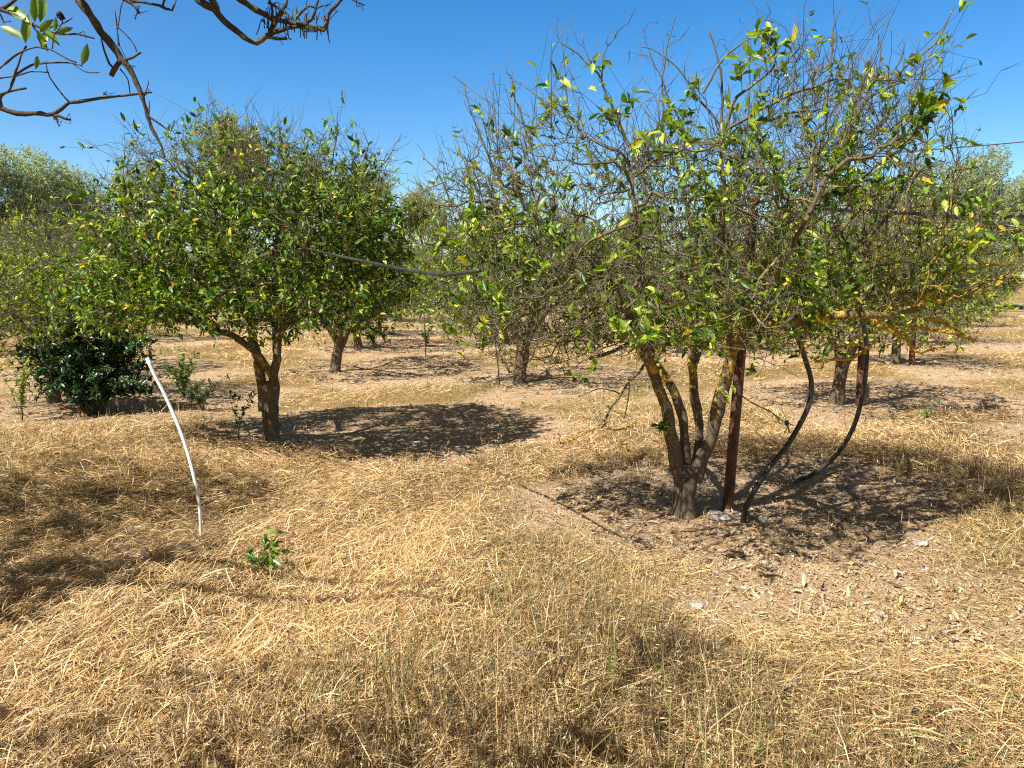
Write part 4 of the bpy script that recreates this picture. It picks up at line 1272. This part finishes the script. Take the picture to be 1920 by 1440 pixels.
# flattened straw
def flat_straw(n, y0, y1, power, keepsoil=.17):
    x, y = scatter(n, y0, y1, power=power)
    s = soil_mask(x, y)
    tl_ = tallness(x, y)
    k = (rng.random(n) > s * (1 - keepsoil)) & (rng.random(n) > .45 * np.clip(tl_ - .5, 0, 1))
    x, y, s, tl_ = x[k], y[k], s[k], tl_[k]; n = len(x)
    lod = np.maximum(1, y / 4.5)
    L = np.where(rng.random(n) < .74, rng.uniform(.015, .06, n), rng.uniform(.06, .17, n)) * np.minimum(lod, 2.2) ** .4 * (1 - .6 * s)
    h = L * rng.uniform(-.04, .16, n) * (1 - .6 * s)
    ang = flow1(P2(x, y)) * 1.6 + rng.normal(size=n) * .9
    ang = np.where(rng.random(n) < .42, rng.uniform(0, 6.28, n), ang)
    d = np.stack([np.cos(ang), np.sin(ang)], 1); pr = np.stack([-d[:, 1], d[:, 0]], 1)
    kk = 4; t = np.linspace(0, 1, kk)
    bend = rng.normal(size=n) * .07 * (1 - .6 * s)
    xy = np.stack([x, y], 1)[:, None] + (L[:, None] * (t - .5))[..., None] * d[:, None] + (L * bend)[:, None, None] * ((t - .5) ** 2)[None, :, None] * 2 * pr[:, None]
    z = ground_z(xy[..., 0], xy[..., 1]) + .006 + (np.clip(.018 + .03 * patchN(P2(x, y)), 0, .07) * (1 - s))[:, None] + h[:, None] * (4 * t * (1 - t))[None] + rng.uniform(0, .03, n)[:, None] * (1 - .8 * s)[:, None] + (L * rng.uniform(-.12, .5, n) * (1 - .85 * s))[:, None] * t[None]
    P = np.concatenate([xy, z[..., None]], 2)
    w = np.where(rng.random(n) < .18, rng.uniform(.003, .006, n), rng.uniform(.001, .0028, n)) * lod
    W = w[:, None] * (1 - .35 * s)[:, None] * np.array([.7, 1, .9, .35])[None]
    side = norm(np.concatenate([pr, rng.normal(size=(n, 1)) * .6], 1))
    c = straw_cols(n)
    old = np.clip(.08 + .6 * np.clip(tl_ - .25, 0, 1) + .25 * oldN(P2(x, y)), 0, .9)
    oi = rng.random(n) < old * .85; c[oi] *= rng.uniform(.22, .6, (oi.sum(), 1))
    g = np.clip(.16 + .2 * greenN(P2(x, y)), 0, .5)
    gi = rng.random(n) < g * .22
    c[gi] = GREEN[rng.integers(0, 4, gi.sum())]
    dry.add(*strips(P, side, W, c, None, None))


flat_straw(240000, 1.5, 4.5, 0.9)
flat_straw(160000, 4.5, 9.0, 1.0)
flat_straw(86000, 9.0, 20, 1.3)
flat_straw(30000, 20, 60, 1.6)


wpos = GP(378, 1024); spos = GP(487, 1082)
# standing blades and stalks in tufts
def tufts(nt_, y0, y1, power, per, hmul=1.0, st=None, green=False):
    x, y = scatter(nt_, y0, y1, power=power)
    s = soil_mask(x, y); tl = tallness(x, y)
    if green:
        k = (rng.random(nt_) < np.clip(.22 + .5 * greenN(P2(x, y)) + sum(np.exp(-((x - a) ** 2 + (y - b_) ** 2) / r_ ** 2) for a, b_, r_ in ((4.5, 8.8, .9), (.3, 4.1, .5), (-1.6, 12.8, 1.2), (-4, 9.3, 1.0), (3.3, 5.6, .7))), .02, 1)) & (rng.random(nt_) > s * .9)
    else:
        k = (rng.random(nt_) < np.clip(.25 + .75 * tl, 0, 1)) & (rng.random(nt_) > s * .93)
    k &= (np.hypot(x - wpos[0], (y - wpos[1] + .1) * .6) > .17) & (np.hypot(x - spos[0], (y - spos[1] + .1) * .6) > .16)
    x, y, tl = x[k], y[k], tl[k]
    m = rng.integers(per[0], per[1], len(x))
    bx = np.repeat(x, m); by = np.repeat(y, m); tl = np.repeat(tl, m); n = len(bx)
    lod = np.maximum(1, by / 4.5)
    rad = .045 * np.minimum(lod, 2)
    bx = bx + rng.normal(size=n) * rad; by = by + rng.normal(size=n) * rad
    H = rng.uniform(.04, .17, n) * (.45 + .9 * tl) * hmul
    ang = rng.uniform(0, 6.28, n); lean = np.where(rng.random(n) < .55, rng.uniform(.02, .5, n), rng.uniform(.4, 1.5, n))
    d = np.stack([np.cos(ang), np.sin(ang)], 1)
    kk = 4; t = np.linspace(0, 1, kk)
    xy = np.stack([bx, by], 1)[:, None] + (H * lean)[:, None, None] * (t ** 1.7)[None, :, None] * d[:, None]
    z = ground_z(bx, by)[:, None] - .005 + H[:, None] * (t - .28 * lean[:, None] * t ** 2.4)
    P = np.concatenate([xy, z[..., None]], 2)
    w = np.where(rng.random(n) < .3, rng.uniform(.003, .006, n), rng.uniform(.0014, .003, n)) * lod
    W = w[:, None] * np.array([.8, 1, .75, .2])[None]
    side = norm(np.stack([-d[:, 1], d[:, 0], rng.normal(size=n) * .3], 1) + rng.normal(size=(n, 3)) * .3)
    if green: c = GREEN[rng.choice(4, n, p=[.12, .2, .3, .38])] * rng.uniform(.7, 1.2, (n, 1))
    else:
        c = straw_cols(n) * np.where(rng.random(n) < .2 + .4 * np.clip(tl - .4, 0, 1), rng.uniform(.22, .6, n), 1.0)[:, None]
    (st or dry).add(*strips(P, side, W, c, None, None))


tufts(4200, 1.6, 4.6, .9, (3, 9))
tufts(4200, 4.6, 10, 1.0, (4, 9))
tufts(3500, 10, 30, 1.4, (3, 7), 1.2)
dry.build('dry_grass', M_STRAW)
greens = Stuff()
tufts(1700, 1.6, 4.6, .9, (3, 8), 1.35, greens, True)
tufts(1300, 4.6, 10, 1.0, (4, 9), 1.0, greens, True)
tufts(5200, 10, 34, 1.3, (5, 11), 1.15, greens, True)
greens.build('green_grass', M_STRAW)

# wild oats: thin stalks with drooping spikelets
oat = Leaves(); stalks = Stuff()
n = 5800
x, y = scatter(n, 1.95, 9, power=1.0)
tl = tallness(x, y); k = (np.hypot(x - wpos[0], (y - wpos[1] + .1) * .6) > .17) & (np.hypot(x - spos[0], (y - spos[1] + .1) * .6) > .16) & (rng.random(n) < np.clip(tl * .75, .06, 1)) & (rng.random(n) > soil_mask(x, y) * .9)
x, y, tl = x[k], y[k], tl[k]; n = len(x)
H = rng.uniform(.14, .34, n) * (.6 + .45 * tl)
ang = rng.uniform(0, 6.28, n); lean = rng.uniform(.05, .6, n)
d = np.stack([np.cos(ang), np.sin(ang)], 1)
t = np.linspace(0, 1, 6)
xy = np.stack([x, y], 1)[:, None] + (H * lean)[:, None, None] * (t ** 2)[None, :, None] * d[:, None]
z = ground_z(x, y)[:, None] + H[:, None] * (t - .22 * lean[:, None] * t ** 2.5)
P = np.concatenate([xy, z[..., None]], 2)
lod = np.maximum(1, y / 4.0)
W = (rng.uniform(.0012, .0022, n) * lod)[:, None] * np.linspace(1, .5, 6)[None]
sc_ = straw_cols(n) * rng.choice([.35, .6, .95], (n, 1))
gi = rng.random(n) < .2; sc_[gi] = GREEN[rng.integers(1, 4, gi.sum())]
stalks.add(*strips(P, norm(np.stack([-d[:, 1], d[:, 0], np.zeros(n)], 1) + rng.normal(size=(n, 3)) * .4), W, sc_, None, None))
for q in range(7):
    tt = rng.uniform(.55, 1.0, n)
    idx = tt * 5; i0 = np.minimum(idx.astype(int), 4); fr = (idx - i0)[:, None]
    p = P[np.arange(n), i0] * (1 - fr) + P[np.arange(n), i0 + 1] * fr
    off = norm(rng.normal(size=(n, 3)) * np.array([1, 1, .3])) * .012
    a = norm(rng.normal(size=(n, 3)) * .45 + np.array([0, 0, -.75]) + norm(off) * .4)
    L = rng.uniform(.011, .021, n) * np.minimum(lod, 1.8)
    oat.add(p + off, a, rng.normal(size=(n, 3)), L, L * .28, straw_cols(n) * rng.choice([.55, .8, .95], (n, 1)), .3)
# chaff: small broken flat bits lying all over the grass
n = 42000
x, y = scatter(n, 1.95, 8, power=1.0)
k = rng.random(n) > soil_mask(x, y) * .85; x, y = x[k], y[k]; m_ = len(x)
L = rng.uniform(.010, .034, m_) * np.maximum(1, y / 5)
oat.add(np.stack([x, y, ground_z(x, y) + np.clip(.018 + .03 * patchN(P2(x, y)), 0, .07) + rng.uniform(.004, .05, m_)], 1), norm(rng.normal(size=(m_, 3)) * [1, 1, .5]), rng.normal(size=(m_, 3)) + [0, 0, 1.2], L,
        L * rng.uniform(.12, .4, m_), straw_cols(m_) * rng.choice([.35, .6, .9, 1.0], (m_, 1)), rng.uniform(.3, 2, m_))
so_ = stalks.build('wild_oat_stalk', M_STRAW)
link('wild_oat_seed', oat.mesh('wild_oat_seed', M_STRAW), kind='stuff')

# leaf litter under the trees
lit = Leaves()
LIT = np.array([(.48, .33, .16), (.36, .22, .10), (.58, .44, .25), (.24, .14, .07), (.62, .42, .10), (.50, .40, .28), (.17, .105, .06)])
for n, y0, y1 in ((66000, 2.6, 7), (24000, 7, 13), (14000, 13, 30)):
    x, y = scatter(n, y0, y1, power=1.0)
    k = rng.random(n) < np.clip(soil_mask(x, y), .05, 1); x, y = x[k], y[k]; m_ = len(x)
    a = norm(np.concatenate([rng.normal(size=(m_, 2)), rng.normal(size=(m_, 1)) * .3], 1))
    nn = norm(rng.normal(size=(m_, 3)) * .35 + np.array([0, 0, 1]))
    nn = nn * np.where(rng.random((m_, 1)) < .5, 1, -1)
    L = np.clip(np.exp(rng.normal(-4.0, .55, m_)), .007, .07) * np.maximum(1, y / 8)
    lit.add(np.stack([x, y, ground_z(x, y) + rng.uniform(.004, .018, m_)], 1), a, nn, L, L * rng.uniform(.22, .5, m_), LIT[rng.choice(7, m_, p=[.26, .14, .27, .05, .015, .235, .03])] * rng.uniform(.7, 1.15, (m_, 1)), rng.uniform(.6, 2.4, m_))
link('leaf_litter', lit.mesh('leaf_litter', M_LITTER), kind='stuff')

# gravel and clods in the soil
gb = []
n = 5200
x, y = scatter(n, 2.6, 11, power=1.0)
k = rng.random(n) < soil_mask(x, y) * .9; x, y = x[k], y[k]
for xx, yy in zip(x, y):
    r = rng.uniform(.003, .011) * (1 + .1 * max(0, yy - 4))
    gb.append((np.array([xx, yy, float(ground_z(xx, yy)) + r * .2]), r))
link('gravel', blob_mesh('gravel', gb, M_STONE, (0, 0, 0), rng), kind='stuff')

# ================================================================== CAMERA, LIGHT, SKY
cam = bpy.data.cameras.new('camera'); co = bpy.data.objects.new('camera', cam); COL.objects.link(co)
cam.sensor_width = 36; cam.lens = 36 * F / 1920; cam.clip_end = 2000; cam.clip_start = .05
co.location = (0, 0, CAM_H); co.rotation_euler = (math.pi / 2 - PITCH, 0, 0)
scene.camera = co

v = Vector((SUN_DIR_H[0] * math.cos(SUN_EL), SUN_DIR_H[1] * math.cos(SUN_EL), -math.sin(SUN_EL)))
sl = bpy.data.lights.new('sun', 'SUN'); sl.energy = 5.0; sl.angle = R(.53); sl.color = (1, .97, .91)
so = bpy.data.objects.new('sun', sl); COL.objects.link(so); so.rotation_euler = v.to_track_quat('-Z', 'Y').to_euler(); so.location = (-5, -5, 12)

w = bpy.data.worlds.new('World'); scene.world = w; w.use_nodes = True
nt = w.node_tree
bg = nt.nodes['Background']
sky = nt.nodes.new('ShaderNodeTexSky'); sky.sky_type = 'NISHITA'; sky.sun_disc = False
sky.sun_elevation = SUN_EL; sky.sun_rotation = math.atan2(-SUN_DIR_H[0], -SUN_DIR_H[1])
sky.air_density = 1.0; sky.dust_density = .3; sky.ozone_density = 4.0; sky.altitude = 50
hs = nt.nodes.new('ShaderNodeHueSaturation'); hs.inputs['Saturation'].default_value = 1.36; hs.inputs['Hue'].default_value = .502
# added dimming and greying of the unseen sun-side sky, for darker, less blue shadows
tcw = nt.nodes.new('ShaderNodeTexCoord'); dt_ = nt.nodes.new('ShaderNodeVectorMath'); dt_.operation = 'DOT_PRODUCT'
dt_.inputs[1].default_value = tuple(-v)
nt.links.new(tcw.outputs['Generated'], dt_.inputs[0])
mr = nt.nodes.new('ShaderNodeMapRange'); mr.interpolation_type = 'SMOOTHSTEP'
mr.inputs['From Min'].default_value = -.05; mr.inputs['From Max'].default_value = .75
nt.links.new(dt_.outputs['Value'], mr.inputs['Value'])
nt.links.new(mth(nt, 'SUBTRACT', 1.36, mth(nt, 'MULTIPLY', mr.outputs[0], 1.1)), hs.inputs['Saturation'])
nt.links.new(sky.outputs[0], hs.inputs['Color'])
hz = mix(nt, mr.outputs[0], (1, 1, 1), (.27, .245, .215)); mu = mix(nt, 1.0, hs.outputs[0], hz, 'MULTIPLY')
nt.links.new(mu, bg.inputs[0]); bg.inputs[1].default_value = .086

scene.view_settings.view_transform = 'Standard'; scene.view_settings.look = 'None'
scene.view_settings.exposure = 1.0; scene.view_settings.gamma = 1
scene.cycles.max_bounces = 6; scene.cycles.diffuse_bounces = 4; scene.cycles.transmission_bounces = 3
scene.cycles.use_denoising = False
scene.cycles.filter_width = 1.15
